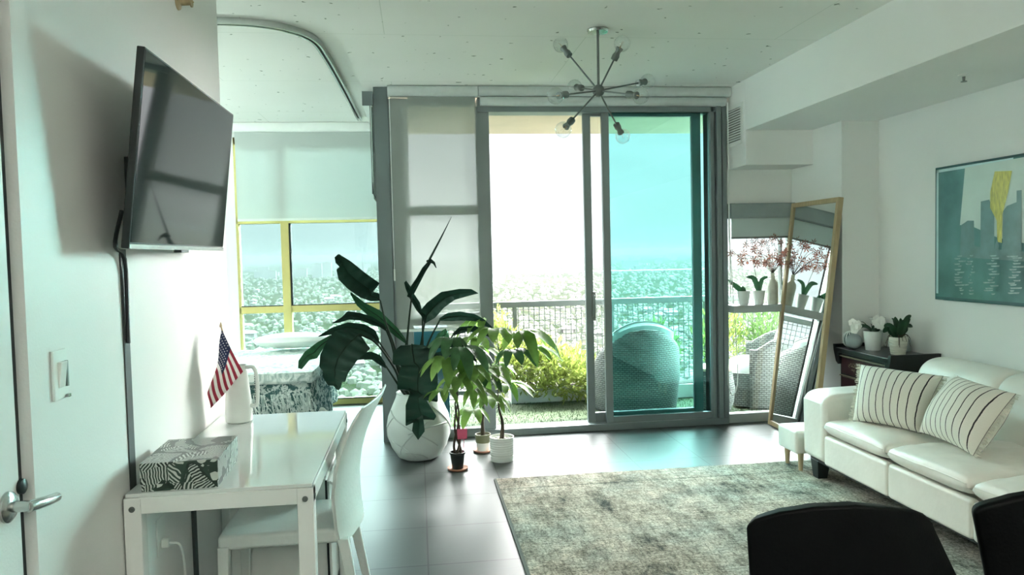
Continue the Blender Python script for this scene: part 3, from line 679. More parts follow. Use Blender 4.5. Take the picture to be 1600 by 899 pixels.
t = thing('balcony_railing', (2.4, YR, -.05), 'grey balcony railing with a wire grid below the top rail', 'railing')
MB().box(-.1, 5.0, YR-.03, YR+.03, .895, .955).build('top_rail', M_rail, t, bevel=.004)
MB().box(-.1, 5.0, YR-.02, YR+.02, .02, .06).build('bottom_rail', M_rail, t)
for x in (-.05, .98, 2.0, 3.02, 4.04, 4.95): MB().box(x-.02, x+.02, YR-.02, YR+.02, -.06, .9).build('post', M_rail, t)
q = MB(); n = int(5.0/.055)
for i in range(n):
    x = -.03+i*.055; q.box(x-.004, x+.004, YR-.004, YR+.002, .06, .895)
for i in range(15):
    z = .10+i*.055; q.box(-.05, 4.95, YR-.0045, YR+.0025, z-.0032, z+.0032)
q.build('wire_grid', M_rail, t)

def foliage(q, c, rad, n, l, rng, up=.3, narrow=.28):
    """a crown of real little leaves on an ellipsoid's volume"""
    for i in range(n):
        d_ = Vector((rng.gauss(0, 1), rng.gauss(0, 1), rng.gauss(0, 1))).normalized()*(rng.random()**.45)
        p = Vector((c[0]+d_.x*rad[0], c[1]+d_.y*rad[1], c[2]+d_.z*rad[2]))
        dr = (d_+Vector((rng.uniform(-.7, .7), rng.uniform(-.7, .7), up+rng.uniform(-.4, .6)))).normalized()
        sd = dr.cross(Vector((rng.uniform(-1, 1), rng.uniform(-1, 1), rng.uniform(-1, 1)))).normalized()*l*narrow*.5
        L_ = l*rng.uniform(.6, 1.25)
        nn = dr.cross(sd).normalized()*L_*.10
        q.mi = 0
        a = q.v(p); b = q.v(p+dr*L_*.5+sd+nn); e_ = q.v(p+dr*L_-nn); f_ = q.v(p+dr*L_*.5-sd+nn)
        q._f([a, b, e_]); q._f([a, e_, f_])
t = thing('planter_trough', (1.28, 7.42, -.05), 'long white planter trough with a yellow green shrub by the open door', 'planter')
MB().box(.89, 2.28, 7.36, 7.56, -.05, .11).build('trough', M_planter, t, bevel=.01)
MB().box(.91, 2.26, 7.38, 7.54, .10, .115).build('soil', M_soil, t)
q = MB(); r_ = random.Random(3)
for c, rd, n in (((1.00, 7.35, .33), (.26, .22, .25), 420), ((1.25, 7.33, .36), (.30, .24, .24), 620), ((1.50, 7.30, .25), (.25, .28, .26), 560), ((1.72, 7.34, .18), (.22, .24, .2), 380), ((1.3, 7.2, .18), (.3, .16, .16), 260), ((2.0, 7.35, .2), (.3, .2, .18), 260), ((.80, 7.36, .42), (.20, .16, .35), 360), ((.78, 7.38, .70), (.10, .10, .2), 110)):
    foliage(q, c, rd, n, .085, r_)
q.build('foliage', M_shrub, t, recalc=False)
q = MB(); r_ = random.Random(4)
for i in range(22):
    x = r_.uniform(.95, 1.7); b = Vector((x, 7.45, .11)); m_ = b+Vector((r_.uniform(-.12, .12), r_.uniform(-.15, 0), .14)); e_ = m_+Vector((r_.uniform(-.15, .15), r_.uniform(-.12, .02), .2)); q.tube([b, m_, e_], [.006, .005, .002], 5)
q.build('twigs', M_bark, t)

def uv_from(o, fu):
    me = o.data; uvl = me.uv_layers.new(name='UVMap')
    for lp in me.loops: uvl.data[lp.index].uv = fu(me.vertices[lp.vertex_index].co)
def barrel_chair(name, loc, rz, label, wid=.60, dep=.62, hb=.79, hs=.55, pw_=2.6):
    """curved wicker armchair; local front is +Y before rz"""
    t = thing(name, loc, label, 'armchair', None, rz)
    M = wloc(t)
    q = MB(); A0 = math.radians(205)
    def pl(a, r):   # plan point: a in [-1,1] round the back
        th = -PI/2+a*A0/2
        return Vector((math.cos(th)*wid/2*r, math.sin(th)*dep/2*r, 0))
    def top(a): return lerp(hb, hs, min(1, abs(a)*1.12)**pw_)
    def shell(u, v):
        a = u*2-1; z = v*top(a); bulge = .93+.10*math.sin(v*PI*.62)
        p = pl(a, bulge); p.z = z; return M @ p
    q.grid(shell, 40, 16)
    o = q.build('wicker_shell', M_wicker, t, solid=.035)
    uv_from(o, lambda c_: (math.atan2(c_.x, -c_.y)*wid/2, c_.z))
    q = MB(); q.tube([M @ (pl(a, .985)+Vector((0, 0, top(a)))) for a in [i/20-1 for i in range(41)]], .022, 8); 
    o = q.build('rim', M_wicker, t); uv_from(o, lambda c_: (math.atan2(c_.x, -c_.y)*wid/2, c_.z))
    q = MB(); q.hexa([M @ (pl(-1+i/8, .93)+Vector((0, 0, .02))) for i in range(17)]+[M @ Vector((wid*.40, dep*.32, .02)), M @ Vector((-wid*.40, dep*.32, .02))],
                     [M @ (pl(-1+i/8, .93)+Vector((0, 0, .33))) for i in range(17)]+[M @ Vector((wid*.40, dep*.32, .33)), M @ Vector((-wid*.40, dep*.32, .33))])
    o = q.build('seat_base', M_wicker, t); uv_from(o, lambda c_: (c_.x+c_.y, c_.z))
    q = MB(); q.grid(lambda u, v: M @ Vector(((u-.5)*wid*.76, (v-.5)*dep*.72+.02, .33+.12*(1-abs(2*u-1)**4)**.5*(1-abs(2*v-1)**4)**.5)), 16, 16); q.build('seat_cushion', M_cushion_out, t)
    def bc(u, v, s_):
        x = (u-.5)*wid*.74; k_ = (1-abs(2*u-1)**4)**.5*(1-abs(2*v-1)**4)**.5
        z = .40+(hb+.085-.40)*v*(1-.22*abs(2*u-1)**2.2); y = -dep*.33-.10*(v-.5)+s_*.065*k_
        return M @ Vector((x, y, z))
    q = MB(); q.grid(lambda u, v: bc(u, v, 1), 18, 14); q.grid(lambda u, v: bc(u, v, -1), 18, 14); bmesh.ops.remove_doubles(q.bm, verts=q.bm.verts, dist=.0005)
    o = q.build('back_cushion', M_cushion_out, t)
    q = MB(); q.tube([bc(i/24, 1, 0) for i in range(25)], .006, 6); q.build('piping', M_nickel, o)
    return t
barrel_chair('wicker_armchair', (2.03, 6.90, -.05), 0, 'pale wicker armchair seen from behind through the teal glass door', .78, .70, .765, .40, 1.9)
barrel_chair('wicker_armchair', (3.22, 6.86, -.05), math.radians(68), 'pale wicker armchair side on behind the small window and the mirror', .70, .70, .70, .54)
t = thing('side_table', (2.67, 6.55, -.05), 'round dark wicker side table with a pale top behind the small window', 'side table')
q = MB(); q.lathe([(.13, 0), (.17, .1), (.185, .22), (.165, .34), (.15, .40)], (2.67, 6.55, -.05), 36); o = q.build('wicker_drum', M_wicker_dark, t); uv_from(o, lambda c_: (math.atan2(c_.y, c_.x)*.17, c_.z))
MB().lathe([(0, .40), (.185, .40), (.19, .41), (.185, .425), (0, .425)], (2.67, 6.55, -.05), 36).build('table_top', M_pale_wood, t)
t = thing('potted_shrub', (2.42, 7.38, -.05), 'dark potted shrub with yellow tipped leaves behind the teal glass door', 'potted plant')
MB().lathe([(0, 0), (.085, 0), (.11, .24), (.115, .25), (.10, .25), (.095, .22), (0, .22)], (2.42, 7.38, -.05), 24).build('pot', M_dark, t)
q = MB(); r_ = random.Random(5); foliage(q, (2.42, 7.38, .40), (.20, .18, .24), 420, .11, r_, .5, .25); foliage(q, (2.40, 7.38, .62), (.10, .10, .10), 90, .09, r_, .8, .25); q.build('foliage', M_shrub2, t, recalc=False)
t = thing('planter_box', (2.62, 7.38, -.05), 'low white planter box on the balcony beside the dark potted shrub', 'planter')
MB().box(2.36+.20, 2.95, 7.26, 7.50, -.05, .09).build('trough', M_planter, t, bevel=.008)
MB().box(2.58, 2.93, 7.28, 7.48, .08, .095).build('soil', M_soil, t)
for i, (x, lb, n) in enumerate(((3.08, 'feathery green shrub in a pot on the balcony behind the small window', 800), (3.55, 'green shrub on the balcony behind the wicker chair by the small window', 700), (4.1, 'tall green shrub at the far end of the balcony', 500))):
    t = thing('potted_shrub', (x, 7.42, -.05), lb, 'potted plant')
    MB().lathe([(0, 0), (.12, 0), (.16, .26), (.165, .28), (.145, .28), (.14, .25), (0, .25)], (x, 7.42, -.05), 20).build('pot', M_planter, t)
    q = MB(); r_ = random.Random(20+i); foliage(q, (x, 7.42, .52), (.28, .17, .36), n, .075, r_, .8, .22); q.build('foliage', M_shrub2 if i else M_shrub, t, recalc=False)
t = thing('storage_cabinet', (.06, 6.32, -.05), 'dark teal cabinet on the balcony behind the big pot, below the white shade', 'cabinet')
MB().box(-.12, .235, 6.12, 6.55, -.05, .86).build('body', M_teal_box, t, bevel=.006)
MB().box(-.10, .215, 6.105, 6.12, -.01, .84).build('door', M_teal_box, t, bevel=.004)

# ================================================================== THE CITY
GZ = -92.0
def groundmat():
    mt, N, L = newmat('city ground'); b = N['Principled BSDF']; b.inputs['Roughness'].default_value = 1; b.inputs['Specular IOR Level'].default_value = 0
    g = N.new('ShaderNodeNewGeometry')
    def n_(sc, det, ro): 
        n = N.new('ShaderNodeTexNoise'); n.inputs['Scale'].default_value = sc; n.inputs['Detail'].default_value = det; n.inputs['Roughness'].default_value = ro; L.new(g.outputs['Position'], n.inputs['Vector']); return n.outputs[0]
    r = N.new('ShaderNodeValToRGB'); L.new(n_(.03, 8, .75), r.inputs[0]); el = r.color_ramp.elements
    el[0].position = .36; el[0].color = (.0028, .0056, .0022, 1); el[1].position = .66; el[1].color = (.024, .022, .020, 1)
    k_ = el.new(.48); k_.color = (.007, .0105, .0046, 1); k_ = el.new(.56); k_.color = (.0135, .0135, .0115, 1)
    r2 = N.new('ShaderNodeValToRGB'); L.new(n_(.0022, 3, .5), r2.inputs[0]); r2.color_ramp.elements[0].position = .38; r2.color_ramp.elements[0].color = (.65, .8, .6, 1); r2.color_ramp.elements[1].position = .62; r2.color_ramp.elements[1].color = (1.25, 1.15, 1.1, 1)
    mx = N.new('ShaderNodeMixRGB'); mx.blend_type = 'MULTIPLY'; mx.inputs[0].default_value = 1; L.new(r.outputs[0], mx.inputs[1]); L.new(r2.outputs[0], mx.inputs[2])
    L.new(mx.outputs[0], b.inputs['Base Color']); return mt
sbox('city_ground', (-16000, 20000, 60, 26000, GZ-2, GZ), groundmat())
M_tree = pm('city tree crowns', (.0085, .0130, .0046), .9, 0, .5, .02)
M_house = pm('pale stucco', (.038, .0375, .035), .9, 0, .1, .01)
M_roof = pm('roof', (.027, .023, .020), .9, 0, .2, .02)
M_tower = None
def towermat(name, wall, glass):
    mt, N, L = newmat(name); b = N['Principled BSDF']; b.inputs['Roughness'].default_value = .8
    g = N.new('ShaderNodeTexCoord'); sp = N.new('ShaderNodeSeparateXYZ'); L.new(g.outputs['Object'], sp.inputs[0])
    cb = N.new('ShaderNodeCombineXYZ'); ad = N.new('ShaderNodeMath'); L.new(sp.outputs[0], ad.inputs[0]); L.new(sp.outputs[1], ad.inputs[1]); L.new(ad.outputs[0], cb.inputs[0]); L.new(sp.outputs[2], cb.inputs[1])
    br = N.new('ShaderNodeTexBrick'); br.offset = 0
    for k_, v_ in (('Scale', 1), ('Brick Width', 7), ('Row Height', 4), ('Mortar Size', 1.1)): br.inputs[k_].default_value = v_
    br.inputs['Color1'].default_value = br.inputs['Color2'].default_value = tuple(glass)+(1,); br.inputs['Mortar'].default_value = tuple(wall)+(1,)
    L.new(cb.outputs[0], br.inputs['Vector']); L.new(br.outputs[0], b.inputs['Base Color']); return mt
M_tower = towermat('white tower', (.048, .048, .047), (.018, .020, .0215))
M_tower2 = towermat('grey tower', (.03, .03, .0295), (.013, .015, .016))
M_tower_pink = towermat('coral tower', (.08, .035, .025), (.055, .026, .02))
r_ = random.Random(11)
q = MB()
def gpt(px, dist): return Vector((dist*(px-650)/1165., dist, GZ))
for i in range(9000):
    d_ = 380*math.exp(r_.random()**1.0*2.6); px = r_.uniform(300, 1400); c = gpt(px, d_)
    r0 = r_.uniform(1.8, 4.0)*(1+d_/5000)
    n = 6; b_ = [q.v((c.x+math.cos(k_*2*PI/n)*r0*r_.uniform(.8, 1.4), c.y+math.sin(k_*2*PI/n)*r0*1.2, GZ)) for k_ in range(n)]
    m_ = [q.v((c.x+math.cos(k_*2*PI/n)*r0*.9, c.y+math.sin(k_*2*PI/n)*r0*.9, GZ+r0*r_.uniform(.8, 1.2))) for k_ in range(n)]
    tp = q.v((c.x, c.y, GZ+r0*1.5))
    for k_ in range(n): q._f([b_[k_], b_[(k_+1) % n], m_[(k_+1) % n], m_[k_]]); q._f([m_[k_], m_[(k_+1) % n], tp])
o = q.build('tree_canopy', M_tree, recalc=False); o['kind'] = 'stuff'; tag(o, 'dark green tree crowns spread between the far city blocks', 'trees')
def bldg(name, c, w, dd, h_, mat, label, group=None):
    q = MB(); q.box(c.x-w/2, c.x+w/2, c.y-dd/2, c.y+dd/2, GZ, GZ+h_)
    t = thing(name, (c.x, c.y, GZ), label, 'building', group); q.build('walls', mat, t)
    q = MB(); q.box(c.x-w*.52, c.x+w*.52, c.y-dd*.52, c.y+dd*.52, GZ+h_, GZ+h_+1.2); q.box(c.x-w*.15, c.x+w*.12, c.y-dd*.2, c.y+dd*.2, GZ+h_+1.2, GZ+h_+4); q.build('roof', M_roof if mat is not M_tower_pink else M_tower_pink, t)
    return t
bldg('apartment_tower', gpt(776, 2400), 36, 30, 62, M_tower, 'white apartment tower far off at the left edge of the open doorway')
bldg('office_block', gpt(853, 5600), 62, 40, 62, M_tower_pink, 'coral pink block on the skyline seen through the open doorway')
for px, d_, w_, h_ in ((430, 3600, 60, 38), (452, 3500, 40, 60), (474, 3700, 70, 42), (500, 3600, 46, 66), (515, 3500, 40, 70), (535, 3650, 60, 45), (560, 3700, 70, 50)):
    bldg('apartment_tower', gpt(px, d_), w_, 30, h_, M_tower, 'white apartment block in the hazy cluster beyond the bedroom window', 'white blocks beyond the bedroom window')
proto = None
for i in range(60):
    d_ = r_.uniform(3000, 9000); px = r_.uniform(360, 1300); c = gpt(px, d_)
    bldg('city_building', c, r_.uniform(40, 120), 40, r_.uniform(12, 42), r_.choice((M_tower, M_tower2, M_tower2)), 'small hazy building on the far city plain', 'far buildings on the plain')
q = MB(); q.box(-7, 7, -5, 5, 0, 4.5); house_me = None
for i in range(150):
    d_ = 450*math.exp(r_.random()*1.7); px = r_.uniform(360, 1300); c = gpt(px, d_)
    if house_me is None:
        o = q.build('house', M_house); house_me = o.data
        rq = MB(); rq.hexa([(-8, -6, 4.5), (8, -6, 4.5), (8, 6, 4.5), (-8, 6, 4.5)], [(-6, -.2, 7.5), (6, -.2, 7.5), (6, .2, 7.5), (-6, .2, 7.5)]); ro = rq.build('roof', M_roof, o)
    else:
        o = bpy.data.objects.new('house', house_me); COL.objects.link(o)
        r2_ = ro.copy(); COL.objects.link(r2_); r2_.parent = o
    o.location = c; o.rotation_euler = (0, 0, r_.choice((0, PI/2))+r_.uniform(-.1, .1)); s_ = r_.uniform(.7, 1.4); o.scale = (s_, s_, s_*.9)
    tag(o, 'small pale house among the trees far below the balcony', 'house', 'houses below the balcony')
t = thing('highway_bridge', gpt(850, 2900), 'long pale blue highway overpass crossing the view through the open doorway', 'bridge')
a, b = gpt(775, 3000), gpt(1150, 2850)
q = MB(); dv = (b-a).normalized(); nv = Vector((-dv.y, dv.x, 0))*8
q.hexa([a-nv+Vector((0, 0, 12)), b-nv+Vector((0, 0, 12)), b+nv+Vector((0, 0, 12)), a+nv+Vector((0, 0, 12))], [a-nv+Vector((0, 0, 16)), b-nv+Vector((0, 0, 16)), b+nv+Vector((0, 0, 16)), a+nv+Vector((0, 0, 16))])
q.build('deck', pm('blue deck', (.16, .22, .27), .8), t)
for i in range(12):
    p = a+(b-a)*(i/11); MB().box(p.x-2, p.x+2, p.y-3, p.y+3, GZ, GZ+12).build('pier', M_house, t)

# ================================================================== FURNITURE, LEFT
# ---- television
t = thing('television', (LW, 2.7, 1.5), 'black flat television tilted down on a mount on the left wall', 'television')
A = Vector((-.79, 2.20, 1.487)); B = Vector((-.79, 3.215, 1.487)); C_ = Vector((-.722, 3.20, 2.04)); D_ = Vector((-.722, 2.195, 2.04))
nrm = (B-A).cross(D_-A).normalized()
if nrm.x < 0: nrm = -nrm
q = MB(); q.hexa([p-nrm*.022 for p in (A, B, C_, D_)], [p for p in (A, B, C_, D_)]); q.build('bezel', M_dark, t, bevel=.003)
def inset(p, c, k_): return c+(p-c)*k_
cc = (A+B+C_+D_)/4
ys = Vector((0, .006, 0)); zs = (D_-A).normalized()*.006
scr = [A+ys+zs*3, B-ys+zs*3, C_-ys-zs, D_+ys-zs]
q = MB(); q.hexa([p-nrm*.001 for p in scr], [p+nrm*.0012 for p in scr]); q.build('screen', M_screen, t)
q = MB(); q.hexa([A+nrm*.001, B+nrm*.001, B+nrm*.001+zs*2.2, A+nrm*.001+zs*2.2], [p+nrm*.003 for p in (A, B, B+zs*2.2, A+zs*2.2)]); q.build('lower_trim', M_steel, t)
lo = [lerp(A, B, .12), lerp(A, B, .88)]; hi = [lerp(D_, C_, .12), lerp(D_, C_, .88)]
q = MB(); bb = [lerp(lo[0], hi[0], .02), lerp(lo[1], hi[1], .02), lerp(lo[1], hi[1], .6), lerp(lo[0], hi[0], .6)]; q.hexa([p-nrm*.055 for p in bb], [p-nrm*.02 for p in bb]); q.build('rear_housing', M_dark, t, bevel=.008)
q = MB(); q.box(LW, LW+.02, 2.5, 2.95, 1.62, 1.78)
for y in (2.55, 2.85): q.hexa([(LW+.01, y-.015, 1.60), (LW+.01, y+.015, 1.60), (LW+.01, y+.015, 1.80), (LW+.01, y-.015, 1.80)], [(-.835, y-.015, 1.60), (-.835, y+.015, 1.60), (-.81, y+.015, 1.80), (-.81, y-.015, 1.80)])
q.build('wall_mount', M_black, t)
q = MB(); q.box(-.80, -.775, 2.62, 2.70, 1.478, 1.487); q.build('sensor_bar', M_dark, t)
q = MB(); q.tube(catmull([(-.84, 2.30, 1.60), (-.87, 2.32, 1.50), (-.885, 2.43, 1.45), (-.89, 2.44, 1.2)], 14), .006, 6); q.build('power_cable', M_dark, t)

# ---- desk
DX0, DX1, DY0, DY1, DZ = LW+.005, -.338, 2.355, 3.475, .752
t = thing('desk', (-.6, 2.9, 0), 'white glossy glass topped desk against the left wall', 'desk')
MB().box(DX0+.004, DX1-.004, DY0+.004, DY1-.004, DZ-.012, DZ).build('desk_top', M_glass_top, t, bevel=.002)
q = MB()
for b in ((DX0, DX1, DY0, DY0+.022), (DX0, DX1, DY1-.022, DY1), (DX0, DX0+.022, DY0, DY1), (DX1-.022, DX1, DY0, DY1)): q.box(b[0], b[1], b[2], b[3], DZ-.062, DZ-.012)
q.build('apron', M_white_gloss, t, bevel=.002)
for x in (DX0, DX1-.05):
    for y in (DY0-.003, DY1-.047):
        o = MB().box(x, x+.05, y, y+.05, 0, DZ-.012).build('leg', M_white_gloss, t, bevel=.003)
        MB().lathe([(0, 0), (.009, 0), (.009, .003), (.004, .004), (.0, .002)], (x+.025, y-.0005 if y < 3 else y+.0505, DZ-.045), 12, axis=(0, -1 if y < 3 else 1, 0)).build('bolt', M_nickel, o)
        if x > -.6: MB().lathe([(0, 0), (.009, 0), (.009, .003), (.004, .004), (.0, .002)], (x+.0505, y+.025, DZ-.045), 12, axis=(1, 0, 0)).build('bolt', M_nickel, o)

# ---- drawer unit under the desk with a grey tray on top
t = thing('drawer_cabinet', (-.6, 3.42, 0), 'white drawer cabinet standing under the desk', 'cabinet')
MB().box(-.80, -.405, 3.19, 3.66, .0, .520).build('body', M_white, t, bevel=.004)
for i in range(2):
    z0 = .03+i*.245
    o = MB().box(-.404, -.390, 3.195, 3.655, z0, z0+.235).build('drawer', M_white_gloss, t, bevel=.004)
    MB().hexa([(-.390, 3.20, z0+.222), (-.390, 3.42, z0+.222), (-.390, 3.42, z0+.234), (-.390, 3.20, z0+.234)], [(-.362, 3.20, z0+.208), (-.362, 3.42, z0+.208), (-.360, 3.42, z0+.216), (-.360, 3.20, z0+.216)]).build('handle', M_white_gloss, o)
MB().box(-.409, -.401, 3.186, 3.194, 0, .515).build('edge_strip', M_dark, t)
t = thing('paper_tray', (-.55, 3.4, .52), 'grey desktop tray with a dark slot on the white drawer cabinet', 'tray')
MB().box(-.72, -.41, 3.21, 3.56, .521, .535).build('base', M_nickel, t, bevel=.003)
MB().box(-.72, -.43, 3.21, 3.56, .590, .602).build('shelf', M_white, t, bevel=.003)
MB().box(-.72, -.42, 3.21, 3.225, .535, .64).build('side_panel', M_white, t, bevel=.003)
MB().box(-.72, -.42, 3.545, 3.56, .535, .64).build('side_panel', M_white, t, bevel=.003)
MB().box(-.70, -.44, 3.23, 3.54, .537, .57).build('papers', M_dark, t)

# ---- box with palm print
t = thing('gift_box', (-.74, 2.52, DZ), 'rectangular box printed with palm leaves lying on the desk', 'box')
t.rotation_euler = (0, 0, math.radians(2))
M = wloc(t)
def lbox(q, b): 
    st = [M @ Vector((x, y, z)) for z in (b[4], b[5]) for y in (b[2], b[3]) for x in (b[0], b[1])]
    q.hexa([st[0], st[1], st[3], st[2]], [st[4], st[5], st[7], st[6]]); return q
lbox(MB(), (-.112, .108, -.145, .155, 0, .030)).build('base', M_palm, t, bevel=.001)
lbox(MB(), (-.115, .111, -.148, .158, .022, .088)).build('lid', M_palm, t, bevel=.0015)

# ---- pitcher with flag
VC = Vector((-.778, 3.33, DZ))
t = thing('pitcher', VC, 'tall white ceramic pitcher holding the small flag on the desk', 'pitcher')
MB().lathe([(0, .0), (.046, .0), (.055, .006), (.057, .03), (.053, .10), (.046, .17), (.040, .235), (.040, .246), (.036, .246), (.035, .235), (.045, .10), (.048, .03), (.0, .012)], VC, 36).build('body', M_ceramic, t)
o = MB().tube(catmull([VC+Vector((.036, -.01, .235)), VC+Vector((.068, -.01, .235)), VC+Vector((.082, -.01, .19)), VC+Vector((.082, -.01, .10)), VC+Vector((.074, -.01, .07)), VC+Vector((.050, -.01, .07))], 24), .0085, 8).build('handle', M_ceramic, t)
q = MB()
for i in range(14): q.sphere((VC.x+.0735, VC.y-.01, VC.z+.085+i*.010), .0035, 8)
q.build('bead_trim', M_nickel, o)
def fm(name, c): return pm(name, c, .7, 0, .05, 30, trans=.25)
M_fred, M_fwhite, M_fblue = fm('flag red', (.30, .02, .045)), fm('flag white', (.78, .74, .72)), fm('flag blue', (.012, .02, .06))
t = thing('table_flag', (VC.x-.02, VC.y-.06, DZ+.10), 'small striped flag with white stars on a stick in the white pitcher', 'flag')
top = PY(345, 508, 3.30)
MB().tube([VC+Vector((.0, 0, .02)), VC+Vector((-.01, -.01, .16)), top], .0035, 8).build('stick', M_gold_wood, t)
MB().lathe([(0, 0), (.005, .002), (.006, .008), (.002, .022), (0, .024)], top+Vector((0, 0, -.012)), 10).build('finial', M_gold_wood, t)
HT, FT, FB, HB = PY(346.5, 515, 3.30), PY(379, 581, 3.235), PY(329, 638, 3.22), PY(325, 613, 3.25)
def fl_(u, v):
    p = HT*(1-u)*(1-v)+FT*u*(1-v)+FB*u*v+HB*(1-u)*v
    p = p+Vector((.010*math.sin(v*PI)*(1-u*.5), -.010*math.sin(u*5+v*7)-.008*math.sin(v*9), .004*math.sin(u*6)))
    return p
q = MB(); nu, nv = 24, 26
g = [[q.v(fl_(i/nu, j/nv)) for j in range(nv+1)] for i in range(nu+1)]
for i in range(nu):
    for j in range(nv):
        st = j*13//nv; q.mi = 2 if (i/nu < .42 and st < 7) else (0 if st % 2 == 0 else 1); q._f([g[i][j], g[i+1][j], g[i+1][j+1], g[i][j+1]])
q.mi = 1
for ru in range(6):
    for rv in range(7):
        u = .42*(ru+.6+.35*(rv % 2))/6.6; v = 7/13*(rv+.5)/7
        p = fl_(u, v); du = (fl_(u+.02, v)-fl_(u-.02, v)).normalized(); dv = (fl_(u, v+.02)-fl_(u, v-.02)); dv = (dv-du*dv.dot(du)).normalized(); n_ = du.cross(dv).normalized()
        if n_.y > 0: n_ = -n_
        for sg in (1, -1):
            q.face([p+n_*.0012*sg+(du*math.cos(k_*PI/5)+dv*math.sin(k_*PI/5))*(.0033 if k_ % 2 == 0 else .0016) for k_ in range(10)])
q.build('cloth', [M_fred, M_fwhite, M_fblue], t, recalc=False)

# ---- white desk chair
t = thing('desk_chair', (-.5, 2.97, 0), 'white leather chair pulled up side on to the glossy desk', 'chair')
q = MB(); q.box(-.745, -.318, 2.785, 3.15, .395, .452); q.build('seat', M_leather_white, t, bevel=.016, seg=3)
zp = [.39, .45, .57, .66, .74, .80, .86, .905]
xp = [-.285, -.295, -.300, -.288, -.265, -.240, -.208, -.178]
def bx_(z):
    for i in range(len(zp)-1):
        if z <= zp[i+1]: return lerp(xp[i], xp[i+1], (z-zp[i])/(zp[i+1]-zp[i]))
    return xp[-1]
def back(u, v, s_):
    z = lerp(.385, .895+.02*math.sin(u*PI)*0+.018*u, v); wv = .195*(1-.10*(1-v)**3)
    th = (.026 if v < .9 else .026*(1-((v-.9)/.1)**2*.75))*(1-abs(2*u-1)**8*.6)
    return Vector((bx_(min(z, .905))+.012*(1-(2*u-1)**2)+s_*th*.5+.16*(u-.5)*2*wv, 2.965+(u-.5)*2*wv, z))
q = MB(); q.grid(lambda u, v: back(u, v, 1), 16, 24); q.grid(lambda u, v: back(u, v, -1), 16, 24)
for a_ in (0, 1): q.grid(lambda u, v: lerp(back(a_, v, -1), back(a_, v, 1), u), 2, 24); q.grid(lambda u, v: lerp(back(v, a_, -1), back(v, a_, 1), u), 2, 16)
bmesh.ops.remove_doubles(q.bm, verts=q.bm.verts, dist=.0004)
o = q.build('backrest', M_leather_white, t, angle=60)
q = MB(); q.tube([back(0, i/24, 1) for i in range(25)]+[back(i/16, 1, 1) for i in range(1, 17)]+[back(1, 1-i/24, 1) for i in range(1, 25)], .0035, 6); q.build('piping', M_leather_white, o)
for x0, y0, x1, y1 in ((-.725, 2.80, -.735, 2.795), (-.725, 3.14, -.735, 3.145), (-.30, 2.80, -.235, 2.795), (-.30, 3.135, -.225, 3.145)):
    MB().hexa([(x1-.014, y1-.014, 0), (x1+.014, y1-.014, 0), (x1+.014, y1+.014, 0), (x1-.014, y1+.014, 0)], [(x0-.020, y0-.018, .41), (x0+.020, y0-.018, .41), (x0+.020, y0+.018, .41), (x0-.020, y0+.018, .41)]).build('leg', M_leather_white, t, bevel=.003)

# ---- bed
t = thing('bed', (-1.6, 6.5, 0), 'bed with patterned teal bedspread and white lacy throw in the sunlit bedroom', 'bed')
MB().box(-2.45, -.86, 5.78, 7.32, .02, .30).build('bed_base', M_fabric_white, t, bevel=.01)
MB().box(-2.47, -.84, 5.76, 7.34, .30, .57).build('mattress', M_white, t, bevel=.05, seg=4)
def drape(x0, x1, y0, y1, zt, zb, r, wob, sd):
    """cloth laid over a block, hanging on the near and right sides"""
    def f_(u, v):
        # u along X beyond right edge, v along Y from far to near
        su = lerp(x0, x1+(zt-zb), u); sv = lerp(y1, y0-(zt-zb), v)
        ox = max(0, su-x1); oy = max(0, y0-sv); x = min(su, x1); y = max(sv, y0); dz = max(ox, oy)
        n_ = noise.noise(Vector((su*4+sd, sv*4, 0)))*wob; w_ = wob*math.sin(su*16+sv*3)*min(1, oy*6)+wob*math.sin(sv*14)*min(1, ox*6)
        x += min(ox, .03)+(w_ if ox > 0 else 0); y -= min(oy, .03)+(w_ if oy > 0 else 0)
        return Vector((x, y, zt-max(0, dz-.02)+n_*(.6 if dz < .02 else 0)))
    return f_
q = MB(); q.grid(drape(-2.45, -.84, 5.76, 7.3, .585, .06, 0, .018, 0), 60, 60); q.build('bedspread', M_bedding, t, solid=.008)
q = MB(); q.grid(drape(-2.3, -.82, 5.735, 7.2, .605, .50, 0, .022, 5), 60, 60); q.build('throw', M_throw, t, solid=.006)
q = MB(); r_ = random.Random(8)
for i in range(60):
    x = r_.uniform(-1.25, -.80); l = r_.uniform(.08, .36); y = 5.68; q.tube([(x, y, .45), (x+.015+r_.uniform(-.01, .03), y-.015, .45-l*.5), (x+.03+r_.uniform(-.02, .05), y-.012, .45-l)], .003, 4)
q.build('throw_fringe', M_throw, t)
q = MB(); q.sphere((0, 0, 0), 1, 20)
for v_ in q.bm.verts: v_.co = Vector((v_.co.x*.36-1.15, v_.co.y*.20+7.08, v_.co.z*.07+.70))
tag(q.build('bed_pillow', M_white), 'white pillow lying at the window end of the bed', 'pillow')
q = MB(); q.grid(lambda u, v: Vector((-.755+(u-.5)*.13*(1-.5*v), 5.95+(u-.5)*.10-.05*v, .002+.30*v*(1-.2*abs(2*u-1)))), 8, 8); tag(q.build('floor_cushion', M_white, solid=.05, subs=1), 'small white cushion leaning on the floor against the bed', 'cushion')

